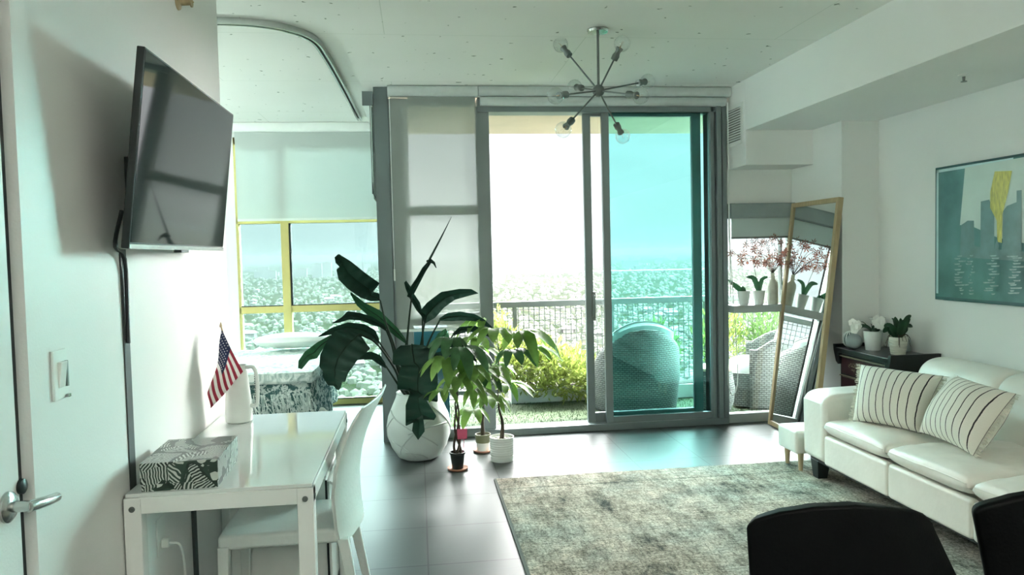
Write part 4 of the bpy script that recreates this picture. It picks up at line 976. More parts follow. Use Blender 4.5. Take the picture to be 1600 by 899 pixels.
# ================================================================== CENTRE
# ---- chandelier
HUB = Vector((1.083, 4.344, 2.389))
t = thing('sputnik_chandelier', (1.085, 4.344, CZ), 'grey sputnik chandelier with eight clear globe bulbs hanging from the ceiling', 'chandelier')
MB().lathe([(0, 0), (.062, 0), (.064, -.006), (.058, -.018), (.02, -.022), (0, -.022)], (1.085, 4.344, CZ), 32).build('canopy', M_steel, t)
q = MB()
for a_ in (1.2, 4.3): q.cyl((1.085+.03*math.cos(a_), 4.344+.03*math.sin(a_), CZ-.018), (1.085+.03*math.cos(a_), 4.344+.03*math.sin(a_), CZ-.034), .005)
q.build('canopy_screw', M_nickel, t)
MB().cyl((1.085, 4.344, CZ-.02), HUB, .0075).build('stem', M_nickel, t)
MB().sphere(HUB, .036, 24).build('hub', M_nickel, t)
def bulbmat():
    mt, N, L = newmat('bulb glass'); N.remove(N['Principled BSDF'])
    tr = N.new('ShaderNodeBsdfTransparent'); tr.inputs[0].default_value = (.95, .97, .965, 1)
    gl = N.new('ShaderNodeBsdfGlossy'); gl.inputs['Roughness'].default_value = .03
    lw = N.new('ShaderNodeLayerWeight'); lw.inputs[0].default_value = .25
    mr = N.new('ShaderNodeMapRange'); mr.inputs[3].default_value = .05; mr.inputs[4].default_value = .55; L.new(lw.outputs['Facing'], mr.inputs[0])
    mx = N.new('ShaderNodeMixShader'); L.new(mr.outputs[0], mx.inputs[0]); L.new(tr.outputs[0], mx.inputs[1]); L.new(gl.outputs[0], mx.inputs[2])
    L.new(mx.outputs[0], N['Material Output'].inputs[0]); return mt
M_bulb = bulbmat()
def sputnik_arm(px, py, dy):
    b = PY(px, py, HUB.y+dy); d_ = (b-HUB).normalized(); Ln = (b-HUB).length
    o = MB().cyl(HUB+d_*.03, HUB+d_*(Ln-.085), .005, seg=10).build('arm', M_nickel, t)
    MB().lathe([(0, Ln-.10), (.020, Ln-.10), (.021, Ln-.075), (.016, Ln-.06), (.0155, Ln-.05), (.021, Ln-.032), (.021, Ln-.028), (0, Ln-.03)], HUB, 18, axis=d_).build('socket', M_nickel, o)
    R = .046; k0 = 8
    prof = [(.012, Ln-.042)]+[(math.sin(a_)*R, Ln-math.cos(a_)*R) for a_ in [PI*(.13+.87*i/12) for i in range(13)]]
    prof[-1] = (0, Ln+R)
    MB().lathe(prof, HUB, 22, axis=d_).build('bulb', M_bulb, o)
    fx = d_.orthogonal().normalized()
    q = MB(); q.cyl(HUB+d_*(Ln-.04), HUB+d_*(Ln-.015), .005, .003, 8)
    for s_ in (-1, 1): q.tube([HUB+d_*(Ln-.018)+fx*s_*.003, HUB+d_*(Ln+.012)+fx*s_*.008], .0009, 5)
    q.build('filament', M_pale_wood, o)
for a_ in ((876, 70, .20), (972, 68, -.16), (1012, 127, .26), (1001, 150, -.28), (868, 150, -.26), (898, 136, .30), (880, 203, -.18), (973, 213, .20)): sputnik_arm(*a_)

# ---- rug
RX0, RX1, RY0, RY1 = .46, 3.05, 1.7, 4.72
r_ = random.Random(2)
t = thing('area_rug', (1.7, 3.2, 0), 'large distressed grey and beige rug in front of the sofa', 'rug')
q = MB(); n = 60
edge = [(RX0, RY0), (RX1, RY0)]+[(lerp(RX1, RX0, i/n), RY1-.02*0+r_.uniform(-.004, .004)) for i in range(n+1)]
q.hexa([(x, y, .001) for x, y in edge], [(x, y, .012) for x, y in edge]); q.build('pile', M_rug, t)
q = MB(); q.box(RX0-.012, RX0+.004, RY0, RY1, .001, .013); q.build('binding', pm('rug binding', (.10, .11, .10), .9), t)
q = MB()
for i in range(420):
    x = lerp(RX0, RX1, (i+.5)/420); q.tube([(x, RY1-.005, .008), (x+r_.uniform(-.004, .004), RY1+r_.uniform(.006, .014), .004)], .0016, 3, False)
o = q.build('fringe', pm('rug fringe', (.45, .44, .39), .95), t)

# ---- big bird of paradise in a carved pot
def blade(q, mid, half, roll=0, fold=.22, n=30, tears=(), pw=.62, tip=1.0):
    cp = catmull(mid, n); rows = []
    L_ = len(cp)
    for i, p in enumerate(cp):
        t_ = i/n; tg = (cp[min(i+1, n)]-cp[max(i-1, 0)]).normalized()
        vd = (p-CAM).normalized(); s_ = tg.cross(vd)
        if s_.length < 1e-4: s_ = tg.orthogonal()
        s_ = (Matrix.Rotation(roll, 3, tg) @ s_.normalized()); nn = tg.cross(s_).normalized()
        w = half*(max(.0, math.sin(PI*min(1, (t_*.97+.015)**.72)))**pw)*(1-.25*t_)*1.12
        if t_ > .97: w *= .35*tip
        row = []
        for k_, sgn in enumerate((-1, -.5, 0, .5, 1)):
            ww = w
            for tt, side, dep in tears:
                if sgn*side > 0 and abs(t_-tt) < .022: ww = w*(1-dep*(1-abs(t_-tt)/.022)*abs(sgn))
            row.append(q.v(p+s_*sgn*ww+nn*fold*abs(sgn)*ww+nn*.03*ww*math.sin(t_*17+sgn)*abs(sgn)))
        rows.append(row)
    for a_, b_ in zip(rows, rows[1:]):
        for k_ in range(4): q._f([a_[k_], a_[k_+1], b_[k_+1], b_[k_]])
PC = Vector((-.02, 5.38, 0))
t = thing('bird_of_paradise_plant', PC, 'tall bird of paradise plant in a big carved white pot beside the grey post', 'potted plant')
prof = [(0, 0), (.11, 0), (.15, .02), (.195, .09), (.222, .17), (.228, .24), (.215, .31), (.185, .38), (.158, .44), (.150, .47), (.154, .478), (.146, .482), (.138, .47), (.14, .43), (0, .43)]
q = MB(); q.lathe(prof, PC, 64)
o = q.build('pot', M_concrete_pot, t)
def prad(z):
    for (r0, z0), (r1, z1) in zip(prof[1:], prof[2:]):
        if z0 <= z <= z1: return lerp(r0, r1, (z-z0)/(z1-z0+1e-9))
    return .15
q = MB()
for a0, a1, z0, z1 in ((-2.9, -.9, .36, .12), (-2.4, -1.3, .06, .30), (-1.9, -.5, .22, .27), (-1.0, .2, .40, .10), (-2.7, -1.7, .16, .05), (-1.5, -1.0, .27, .44), (-3.3, -2.5, .10, .33), (-2.1, -1.2, .08, .03)):
    q.tube([Vector((PC.x+math.cos(a_)*(prad(z)+.001), PC.y+math.sin(a_)*(prad(z)+.001), z)) for a_, z in [(lerp(a0, a1, i/20), lerp(z0, z1, i/20)+.02*math.sin(i/20*PI)) for i in range(21)]], .0045, 5)
q.build('carved_lines', pm('carved groove', (.40, .46, .45), .7), o)
MB().lathe([(0, .436), (.138, .436)], PC, 32).build('soil', M_soil, t)
def stem(pts, r0=.011, r1=.005):
    cp = catmull(pts, 18); MB().tube(cp, [lerp(r0, r1, i/18) for i in range(19)], 7).build('stalk', M_bop_stem, t)
base = lambda dx, dy=0: Vector((PC.x+dx, PC.y+dy, .43))
def leafp(stempts, mid, half, mat=None, **kw):
    stem([base(*stempts[0])]+[PY(*p) for p in stempts[1:]]+[PY(*mid[0])])
    q = MB(); blade(q, [PY(*p) for p in mid], half, **kw); q.build('leaf', mat or M_bop, t, recalc=False)
def resamp(pts, n):
    pts = [Vector(p) for p in pts]; d_ = [0]
    for a_, b_ in zip(pts, pts[1:]): d_.append(d_[-1]+(b_-a_).length)
    out = []; k_ = 0
    for i in range(n+1):
        x = d_[-1]*i/n
        while k_ < len(pts)-2 and d_[k_+1] < x: k_ += 1
        out.append(pts[k_].lerp(pts[k_+1], (x-d_[k_])/max(1e-9, d_[k_+1]-d_[k_])))
    return out
def paddle(stalk, ea, eb, y0, y1, fold=.25, mat=None, n=40, ymid=None, bend=0):
    """one paddle leaf: two edges from stalk end to tip, at depths y0..y1, folded along its midrib"""
    cv = lambda p: (450+p[0]/2.09, 320+p[1]/2.09)
    A2 = resamp([(*cv(p), 0) for p in ea], n); B2 = resamp([(*cv(p), 0) for p in eb], n)
    q = MB(); rows = []; mids = []
    for i in range(n+1):
        t_ = i/n; y = lerp(y0, y1, t_)+bend*math.sin(PI*t_)
        a_ = PY(A2[i].x, A2[i].y, y); b_ = PY(B2[i].x, B2[i].y, y); w = (a_-b_).length
        row = []
        for k_ in range(7):
            s_ = k_/6; p = a_.lerp(b_, s_); e_ = 1-abs(2*s_-1)
            dy = fold*w*e_ + .012*math.sin(i*1.1+s_*3)*min(1, w*8)*(1-e_)
            # move along the line of sight so the silhouette holds its drawn edge
            row.append(q.v(p+(p-CAM).normalized()*dy))
        rows.append(row); mids.append((a_+b_)/2+(((a_+b_)/2)-CAM).normalized()*(fold*w-.004))
    for a_, b_ in zip(rows, rows[1:]):
        for k_ in range(6): q._f([a_[k_], a_[k_+1], b_[k_+1], b_[k_]])
    o = q.build('leaf', mat or M_bop, t, recalc=False)
    if stalk is not None:
        pts = [base(stalk[0], stalk[1])]+[PY(*cv(p), y) for p, y in stalk[2]]+[mids[0]]
        cp = catmull(pts, 20); MB().tube(cp, [lerp(.011, .0055, i/20) for i in range(21)], 7).build('stalk', M_bop_stem, t)
    MB().tube(mids, [lerp(.0050, .0008, i/n) for i in range(n+1)], 5).build('midrib', M_bop_stem, o)
    return o
paddle((-.02, 0, [((372, 560), 5.36), ((350, 470), 5.38), ((320, 390), 5.40)]), [(300, 312), (298, 290), (278, 285), (300, 257), (255, 225), (205, 185), (165, 160), (152, 172)], [(302, 314), (270, 316), (235, 303), (195, 275), (165, 245), (158, 212), (168, 203), (155, 190), (152, 172)], 5.40, 5.30, .30)
paddle((-.03, .05, [((380, 560), 5.48)]), [(385, 440), (360, 405), (325, 370), (300, 345), (250, 320), (205, 285)], [(385, 455), (350, 430), (320, 405), (270, 370), (225, 330), (203, 292)], 5.50, 5.52, .35, M_bop2)
paddle((-.05, 0, [((365, 560), 5.30), ((340, 460), 5.27)]), [(322, 405), (315, 392), (275, 366), (235, 353), (195, 348), (175, 368), (145, 386)], [(320, 414), (300, 400), (280, 396), (240, 379), (200, 376), (165, 386), (145, 388)], 5.26, 5.08, .2)
paddle((-.05, -.02, [((365, 570), 5.25), ((330, 500), 5.20)]), [(298, 440), (285, 410), (250, 390), (195, 384), (140, 403), (98, 430)], [(296, 455), (240, 430), (190, 415), (140, 425), (100, 432)], 5.20, 5.05, .22)
paddle((-.06, -.03, [((368, 600), 5.2), ((355, 550), 5.12), ((325, 500), 5.04), ((285, 450), 4.99)]), [(236, 424), (262, 462), (270, 470), (250, 488), (225, 510), (212, 530), (198, 548), (186, 580), (178, 576), (172, 600), (165, 607)], [(234, 420), (195, 409), (150, 414), (130, 440), (105, 490), (102, 530), (115, 545), (112, 560), (130, 590), (150, 592), (158, 604), (165, 607)], 4.98, 4.90, .16, bend=-.05)
paddle(None, [(140, 425), (95, 450), (55, 480), (34, 510), (33, 534)], [(140, 448), (115, 470), (95, 502), (70, 508), (45, 538), (33, 534)], 5.04, 4.98, .2, M_bop2)
paddle((-.05, .04, [((370, 600), 5.42), ((345, 565), 5.42)]), [(318, 518), (300, 490), (270, 480), (240, 484), (208, 508)], [(320, 535), (300, 525), (275, 507), (245, 506), (208, 510)], 5.42, 5.38, .2)
paddle((0, 0, [((384, 560), 5.38), ((388, 460), 5.36), ((396, 370), 5.35)]), [(406, 305), (413, 290), (431, 255), (449, 220), (472, 184)], [(400, 306), (388, 300), (399, 270), (419, 240), (439, 205), (464, 178)], 5.34, 5.31, .5)
paddle(None, [(452, 182), (466, 175), (480, 188), (485, 206)], [(452, 188), (462, 188), (474, 194), (483, 207)], 5.31, 5.29, .3)
MB().tube([PY(450+448/2.09, 320+215/2.09, 5.325), PY(672, 404, 5.31), PY(690, 370, 5.30), PY(705.5, 339, 5.29)], [.008, .008, .0055, .0010], 8).build('rolled_leaf', M_bop, t)
paddle((.02, .05, [((440, 560), 5.45), ((440, 440), 5.45)]), [(441, 360), (431, 320), (411, 290), (399, 265), (386, 248)], [(437, 366), (419, 345), (399, 310), (384, 275), (379, 255)], 5.45, 5.45, .4)
paddle((.01, 0, [((420, 560), 5.36), ((432, 470), 5.35)]), [(444, 385), (429, 350), (454, 320), (500, 285), (560, 275), (600, 276), (621, 289)], [(448, 388), (480, 370), (510, 336), (545, 311), (590, 298), (621, 290)], 5.33, 5.20, .3)
paddle((.03, .02, [((430, 560), 5.36), ((455, 460), 5.32)]), [(494, 371), (520, 354), (560, 349), (610, 357), (640, 374), (673, 405)], [(498, 380), (535, 381), (565, 379), (610, 381), (645, 396), (673, 408)], 5.28, 5.12, .25)
paddle((.03, 0, [((450, 560), 5.30)]), [(538, 420), (560, 399), (610, 396), (650, 409), (682, 440)], [(543, 427), (580, 417), (620, 417), (655, 432), (682, 443)], 5.20, 5.05, .25)
paddle((.03, -.03, [((430, 590), 5.2)]), [(455, 470), (490, 439), (540, 434), (580, 449), (605, 485), (619, 516)], [(462, 477), (500, 467), (540, 467), (575, 482), (600, 506), (619, 517)], 5.10, 4.98, .25)
paddle((.02, .06, [((420, 570), 5.45)]), [(470, 455), (490, 420), (515, 404), (527, 430)], [(475, 460), (500, 452), (515, 442), (527, 432)], 5.45, 5.42, .2, M_bop2)
paddle((.03, -.02, [((435, 590), 5.22)]), [(478, 484), (510, 478), (540, 494), (546, 526)], [(478, 496), (500, 516), (530, 531), (546, 528)], 5.15, 5.08, .2)
paddle((0, -.06, [((400, 560), 5.16), ((395, 480), 5.08)]), [(404, 457), (368, 460), (343, 480), (341, 522), (370, 527), (358, 565), (357, 605), (404, 600), (384, 655), (384, 725), (410, 700), (405, 740), (425, 769)], [(406, 456), (445, 459), (472, 478), (486, 520), (489, 570), (490, 620), (489, 645), (452, 640), (485, 690), (478, 704), (440, 686), (447, 740), (425, 769)], 5.02, 4.94, .12, n=70, bend=-.05)

# ---- palmate money trees
def palmate(q, c, dr, l, n, rng, spread=2.6, droop=.35):
    dr = dr.normalized(); up = Vector((0, 0, 1)); sx = dr.cross(up); sx = sx.normalized() if sx.length > .05 else Vector((1, 0, 0)); f_ = (dr*.35+up.cross(sx)*0+sx*0)
    fw = Vector((dr.x, dr.y, 0)); fw = fw.normalized() if fw.length > .05 else Vector((0, -1, 0))
    for i in range(n):
        a_ = -spread/2+spread*i/(n-1); d_ = (fw*math.cos(a_)+sx*math.sin(a_)).normalized(); L_ = 1.22*l*(1-.28*abs(2*i/(n-1)-1))*rng.uniform(.9, 1.1)
        dz = -droop-rng.uniform(0, .5)
        mid = [c, c+d_*L_*.35+Vector((0, 0, .04*L_)), c+d_*L_*.7+Vector((0, 0, dz*L_*.3)), c+d_*L_*.92+Vector((0, 0, dz*L_*.75))]
        cp = catmull(mid, 9); rows = []
        for k_, p in enumerate(cp):
            t_ = k_/9; tg = (cp[min(k_+1, 9)]-cp[max(k_-1, 0)]).normalized(); s_ = tg.cross(up).normalized(); nn = s_.cross(tg)
            w = L_*.155*max(0, math.sin(PI*(t_**.9)))**.8
            rows.append([q.v(p+s_*w*-1+nn*w*.25), q.v(p), q.v(p+s_*w+nn*w*.25)])
        for x_, y_ in zip(rows, rows[1:]):
            for k_ in range(2): q._f([x_[k_], x_[k_+1], y_[k_+1], y_[k_]])
def leafcluster(t, spec, rng, top, mat):
    for (px, py, y, l, n) in spec:
        c = PY(px, py, y); d_ = Vector((c.x-top.x, c.y-top.y, .1))+Vector((rng.uniform(-.05, .05), -.08, 0))
        st = Vector((top.x, top.y, min(top.z, c.z-.02)))
        MB().tube([st, lerp(st, c, .5)+Vector((0, 0, .03)), c], [.003, .0025, .002], 5).build('leaf_stalk', M_money_dark, t)
        q = MB(); palmate(q, c, d_, l, n, rng); q.build('leaf', mat if rng.random() < .65 else M_money_dark, t, recalc=False)
# in the ribbed white pot
r_ = random.Random(31)
c = Vector((.555, 5.19, 0))
t = thing('money_tree', c, 'slender trunked money tree in a ribbed white ceramic pot by the door', 'potted plant')
prof = [(0, 0), (.078, 0), (.080, .02), (.083, .03), (.083, .034), (.079, .038)]
for i in range(7): z = .045+i*.016; prof += [(.083, z), (.086, z+.006), (.083, z+.012)]
prof += [(.084, .162), (.086, .168), (.080, .168), (.077, .15), (0, .148)]
MB().lathe(prof, c, 40).build('pot', M_ceramic, t)
q = MB(); q.lathe([(0, .150), (.077, .150)], c, 24)
for i in range(46):
    a_ = r_.uniform(0, 2*PI); rr = .068*math.sqrt(r_.random()); q.sphere((c.x+math.cos(a_)*rr, c.y+math.sin(a_)*rr, .153), r_.uniform(.006, .010), 6, (1, 1, .7))
q.build('pebbles', M_pebble, t)
tr = [c+Vector((0, 0, .14)), PY(785, 660, 5.19), PY(779, 635, 5.19), PY(778, 590, 5.18), PY(780, 548, 5.17)]
MB().tube(catmull(tr, 24), [lerp(.017, .004, min(1, i/14)) for i in range(25)], 8).build('trunk', M_bark, t)
leafcluster(t, [(812, 520, 5.10, .27, 7), (800, 548, 5.02, .20, 6), (772, 515, 5.1, .22, 6), (768, 575, 5.0, .19, 6), (826, 545, 5.22, .22, 6), (748, 530, 5.2, .22, 6), (757, 500, 5.25, .2, 6)], r_, tr[-1], M_money)
# in the black nursery pot with a pink tag
r_ = random.Random(33)
c = Vector((.235, 5.02, 0))
t = thing('money_tree', c, 'braided money tree with a pink tag in a black pot on a terracotta saucer', 'potted plant')
MB().lathe([(0, 0), (.058, 0), (.068, .006), (.071, .016), (.064, .016), (.055, .010), (0, .010)], c, 32).build('saucer', M_terracotta, t)
MB().lathe([(0, .011), (.038, .011), (.050, .108), (.055, .110), (.055, .122), (.049, .122), (.046, .105), (0, .105)], c, 32).build('pot', M_black, t)
MB().lathe([(0, .108), (.047, .108)], c, 20).build('soil', M_soil, t)
tp = PY(713, 600, 5.02)
for k_ in range(3):
    pts = []
    for i in range(25):
        s_ = i/24; a_ = k_*2*PI/3+s_*7; rr = .022*(1-s_)+.004; b = lerp(c+Vector((0, 0, .10)), tp, s_); pts.append(b+Vector((math.cos(a_)*rr, math.sin(a_)*rr, 0)))
    MB().tube(pts, [lerp(.009, .004, i/24) for i in range(25)], 7).build('trunk', M_bark, t)
leafcluster(t, [(700, 560, 4.95, .22, 6), (722, 545, 4.96, .24, 7), (735, 575, 4.9, .20, 6), (695, 610, 4.95, .16, 5), (740, 610, 4.95, .18, 6), (718, 590, 4.86, .20, 6), (760, 590, 5.0, .18, 5), (705, 530, 5.08, .2, 6), (742, 545, 5.12, .2, 6)], r_, tp, M_money)
q = MB(); q.tube([c+Vector((.035, -.01, .10)), PY(725, 690, 4.99), PY(724, 675, 4.98)], .002, 5); q.hexa([PY(714, 671, 4.978), PY(730, 670, 4.978), PY(730, 686, 4.978), PY(715, 687, 4.978)], [PY(714, 671, 4.980), PY(730, 670, 4.980), PY(730, 686, 4.980), PY(715, 687, 4.980)])
q.build('plant_tag', M_pink, t)
# small pot behind
r_ = random.Random(35)
c = Vector((.445, 5.45, 0))
t = thing('money_tree', c, 'small money tree in a two tone pot standing behind the ribbed white pot', 'potted plant')
MB().lathe([(0, 0), (.062, 0), (.074, .006), (.077, .016), (.070, .016), (.06, .010), (0, .010)], c, 32).build('saucer', M_terracotta, t)
MB().lathe([(0, .011), (.045, .011), (.050, .07), (.053, .07)], c, 32).build('pot', M_ceramic, t)
MB().lathe([(.053, .07), (.058, .13), (.052, .13), (.048, .115), (0, .115)], c, 32).build('pot_band', pm('olive glaze', (.16, .17, .09), .4), t)
MB().lathe([(0, .118), (.05, .118)], c, 20).build('soil', M_soil, t)
tp = PY(757, 610, 5.45)
MB().tube(catmull([c+Vector((0, 0, .11)), PY(754, 660, 5.45), tp], 12), [lerp(.018, .005, i/12) for i in range(13)], 8).build('trunk', M_bark, t)
leafcluster(t, [(740, 640, 5.36, .17, 5), (765, 620, 5.36, .18, 6), (770, 570, 5.42, .22, 6), (745, 585, 5.4, .2, 6), (790, 600, 5.46, .2, 6), (725, 560, 5.45, .22, 6)], r_, tp, M_money)

# ================================================================== RIGHT SIDE
# ---- sofa
t = thing('sofa', (2.87, 3.2, 0), 'long ivory leather sofa with dark feet along the right wall', 'sofa')
SX0, SX1 = 2.39, 3.35
q = MB(); q.box(SX0+.02, SX1, 2.25, 4.20, .145, .30); q.build('base_frame', M_leather, t, bevel=.015)
for y0, y1 in ((3.585, 4.195), (2.985, 3.58), (2.40, 2.98)):
    MB().box(SX0, SX0+.05, y0, y1, .135, .315).build('front_panel', M_leather, t, bevel=.018, seg=3)
MB().box(SX0+.03, SX1-.02, 2.2, 4.40, .118, .14).build('plinth', M_dark, t)
# arms: far one tapers a little
def arm(y0, y1):
    pr = [(SX0, .14), (SX0-.005, .50), (SX0+.03, .545), (SX0+.10, .558), (SX0+.42, .565), (SX1-.02, .55), (SX1, .14)]
    q = MB(); q.prism([(x, z) for x, z in pr], 1, y0, y1); return q.build('arm', M_leather, t, bevel=.035, seg=4)
arm(4.19, 4.445); arm(2.08, 2.335)
def seat(y0, y1):
    q = MB()
    def top(u, v, s_):
        k_ = (max(0, 1-abs(2*u-1)**6))**.4*(max(0, 1-abs(2*v-1)**6))**.4
        x = lerp(SX0-.012, 3.06, u); y = lerp(y0+.004, y1-.004, v)
        wr = .016*noise.noise(Vector((x*6, y*4, y0)))+.011*noise.noise(Vector((x*13+y*5, y*22, y0)))*(.4+.6*math.sin(PI*u))
        return Vector((x, y, .37+s_*.062*k_+(wr*k_ if s_ > 0 else 0)))
    q.grid(lambda u, v: top(u, v, 1), 44, 36); q.grid(lambda u, v: top(u, v, -1), 44, 36); bmesh.ops.remove_doubles(q.bm, verts=q.bm.verts, dist=.0006)
    o = q.build('seat_cushion', M_leather, t, angle=80)
    q = MB(); q.tube([top(0.012, i/30, .35)+Vector((-.001, 0, .004)) for i in range(1, 30)], .0035, 6); q.build('seam', M_leather, o)
for y0, y1 in ((3.585, 4.192), (2.985, 3.582), (2.40, 2.982)): seat(y0, y1)
def backc(y0, y1):
    pr = [(2.98, .36), (2.965, .46), (2.985, .56), (3.02, .615), (3.02, .64), (3.035, .70), (3.085, .745), (3.15, .762), (3.24, .755), (3.31, .72), (3.345, .64), (3.345, .2), (3.05, .2)]
    n = 10; rows = []; q = MB()
    def ring(y, k_): 
        cx, cz = 3.17, .48
        return [q.v((cx+(x-cx)*k_, y, cz+(z-cz)*k_)) for x, z in pr]
    st = [(y0, .90), (y0+.012, .96), (y0+.04, .995), (y0+.09, 1.0), ((y0+y1)/2, 1.005), (y1-.09, 1.0), (y1-.04, .995), (y1-.012, .96), (y1, .90)]
    rings = [ring(*a_) for a_ in st]; m_ = len(pr)
    for a_, b_ in zip(rings, rings[1:]):
        for k_ in range(m_): q._f([a_[k_], a_[(k_+1) % m_], b_[(k_+1) % m_], b_[k_]])
    q._f(rings[0][::-1]); q._f(rings[-1]); q.build('back_cushion', M_leather, t, subs=2)
for y0, y1 in ((3.62, 4.25), (2.98, 3.615), (2.30, 2.975)): backc(y0, y1)
for x in (SX0+.065, SX1-.12):
    for y in (4.35, 2.16): MB().hexa([(x-.03, y-.03, 0), (x+.03, y-.03, 0), (x+.03, y+.03, 0), (x-.03, y+.03, 0)], [(x-.04, y-.045, .125), (x+.045, y-.045, .125), (x+.045, y+.045, .125), (x-.04, y+.045, .125)]).build('foot', M_dark, t, bevel=.004)

# ---- striped pillows
def pillow(name, tl, tr, bl, br, label, thick=.12, fr=True):
    c = (tl+tr+bl+br)/4; nrm = (tr-tl+br-bl).cross(tl-bl+tr-br).normalized()
    if nrm.dot(CAM-c) < 0: nrm = -nrm
    t = thing(name, Vector((c.x, c.y, min(p.z for p in (tl, tr, bl, br)))), label, 'pillow', 'striped pillows on the sofa')
    def f_(u, v, s_):
        k_ = (max(0, 1-abs(2*u-1)**2.6)*max(0, 1-abs(2*v-1)**2.6))**.55
        e_ = 1-.10*(1-abs(2*u-1)**2)*abs(2*v-1)**2-0; uu = u; vv = .5+(v-.5)*(1-.07*(1-(2*u-1)**2)); uu = .5+(u-.5)*(1-.07*(1-(2*v-1)**2))
        p = bl*(1-uu)*(1-vv)+br*uu*(1-vv)+tr*uu*vv+tl*(1-uu)*vv
        return p+nrm*s_*thick*(k_+.03)+nrm*.012*noise.noise(p*9)*k_*s_
    q = MB(); q.uvgrid(lambda u, v: f_(u, v, 1), 44, 36); q.uvgrid(lambda u, v: f_(u, v, -1), 44, 36)
    for a_ in (0, 1): q.grid(lambda u, v: lerp(f_(a_, v, -1), f_(a_, v, 1), u), 1, 36); q.grid(lambda u, v: lerp(f_(v, a_, -1), f_(v, a_, 1), u), 1, 44)
    bmesh.ops.remove_doubles(q.bm, verts=q.bm.verts, dist=.0003)
    o = q.build('cushion_body', M_pillow, t, angle=80)
    q = MB(); rg = random.Random(9)
    for side in (0, 1):
        out = (bl-br).normalized() if side == 0 else (br-bl).normalized()
        for i in range(90):
            p = f_(side, (i+.5)/90, 0); q.tube([p, p+out*rg.uniform(.020, .036)+Vector((rg.uniform(-.006, .006), rg.uniform(-.006, .006), rg.uniform(-.008, .004)))], .0026, 3, False)
    q.build('fringe', pm('linen fringe', (.74, .72, .63), .9), t)
    return t
BL = PZ(1333, 658, .436); BR = PZ(1440, 678, .44)
pillow('throw_pillow', PX(1345, 570, BL.x+.13), PX(1474, 588, BR.x+.20), BL, BR, 'striped fringed pillow leaning against the far arm of the sofa')
A_ = PZ(1437, 676, .45); D2 = PZ(1521, 713, .44)
pillow('throw_pillow', PX(1497, 588, A_.x+.22), PX(1588, 616, D2.x+.26), A_, D2, 'striped fringed pillow tilted on one corner, nearer the black chairs')

# ---- footstool
t = thing('footstool', (2.55, 4.6, 0), 'low white footstool with pale wooden legs behind the sofa arm', 'footstool')
MB().box(2.362, 2.86, 4.475, 4.72, .125, .275).build('cushion', M_leather, t, bevel=.018, seg=3)
for x, y in ((2.41, 4.68), (2.41, 4.505), (2.82, 4.68), (2.82, 4.505)): MB().cyl((x, y, 0), (x, y, .13), .012, .02, 12).build('leg', M_pale_wood, t)

# ---- leaning mirror
MA, MBp, MC, MD = Vector((2.832, 5.795, .003)), Vector((2.832, 5.10, .003)), Vector((3.050, 5.795, 1.80)), Vector((3.050, 5.10, 1.80))
t = thing('floor_mirror', (2.85, 5.5, 0), 'tall wood framed mirror leaning against the wall pier by the small window', 'mirror')
ex = (MBp-MA).normalized(); ez = (MC-MA); ez = (ez-ex*ez.dot(ex)).normalized(); en = ez.cross(ex)
if en.dot(Vector((-1, 0, 0))) < 0: en = -en
mw, mh = (MBp-MA).length, (MC-MA).length
def mp3(a_, b_, c_): return MA+ex*a_+ez*b_+en*c_
def mslab(q, a0, a1, b0, b1, c0, c1): q.hexa([mp3(a0, b0, c0), mp3(a1, b0, c0), mp3(a1, b1, c0), mp3(a0, b1, c0)], [mp3(a0, b0, c1), mp3(a1, b0, c1), mp3(a1, b1, c1), mp3(a0, b1, c1)])
q = MB(); fw = .035
mslab(q, 0, fw, 0, mh, -.02, .018); mslab(q, mw-fw, mw, 0, mh, -.02, .018); mslab(q, fw, mw-fw, 0, fw, -.02, .018); mslab(q, fw, mw-fw, mh-fw, mh, -.02, .018)
q.build('mirror_frame', M_gold_wood, t, bevel=.002)
mm, N_, L_ = newmat('mirror glass'); b_ = N_['Principled BSDF']; b_.inputs['Metallic'].default_value = 1; b_.inputs['Roughness'].default_value = .015
tc_ = N_.new('ShaderNodeTexNoise'); rr_ = N_.new('ShaderNodeValToRGB'); L_.new(tc_.outputs[0], rr_.inputs[0]); rr_.color_ramp.elements[0].color = (.78, .83, .82, 1); rr_.color_ramp.elements[1].color = (.80, .85, .84, 1); L_.new(rr_.outputs[0], b_.inputs['Base Color'])
q = MB(); mslab(q, fw, mw-fw, fw, mh-fw, -.005, .006); q.build('mirror_glass', mm, t)
q = MB(); mslab(q, .01, mw-.01, .01, mh-.01, -.019, -.008); q.build('backing', M_dark, t)

# ---- altar chest
t = thing('chest_of_drawers', (3.18, 4.8, 0), 'black lacquered altar chest with red drawer fronts and flared ends in the corner', 'chest of drawers')
X0, X1, Y0, Y1, TZ = 3.01, 3.365, 4.475, 5.145, .712
MB().box(X0, X1, Y0+.02, Y1-.02, TZ-.035, TZ).build('top', M_dark_wood, t, bevel=.004)
for y, s_ in ((Y0, -1), (Y1, 1)):
    yy = y-s_*.03
    MB().prism([(yy, TZ-.10), (y-s_*.0, TZ-.02), (y+s_*.005, TZ+.022), (y-s_*.022, TZ+.022), (y-s_*.03, TZ), (y-s_*.06, TZ-.02), (y-s_*.06, TZ-.12)], 0, X0, X1).build('flared_end', M_dark_wood, t, bevel=.003)
MB().box(X0+.03, X1-.01, Y0+.045, Y1-.045, .06, TZ-.035).build('body', M_dark_wood, t, bevel=.003)
o = MB().box(X0+.018, X0+.032, Y0+.075, Y1-.075, .53, .645).build('drawer', M_red_wood, t, bevel=.003)
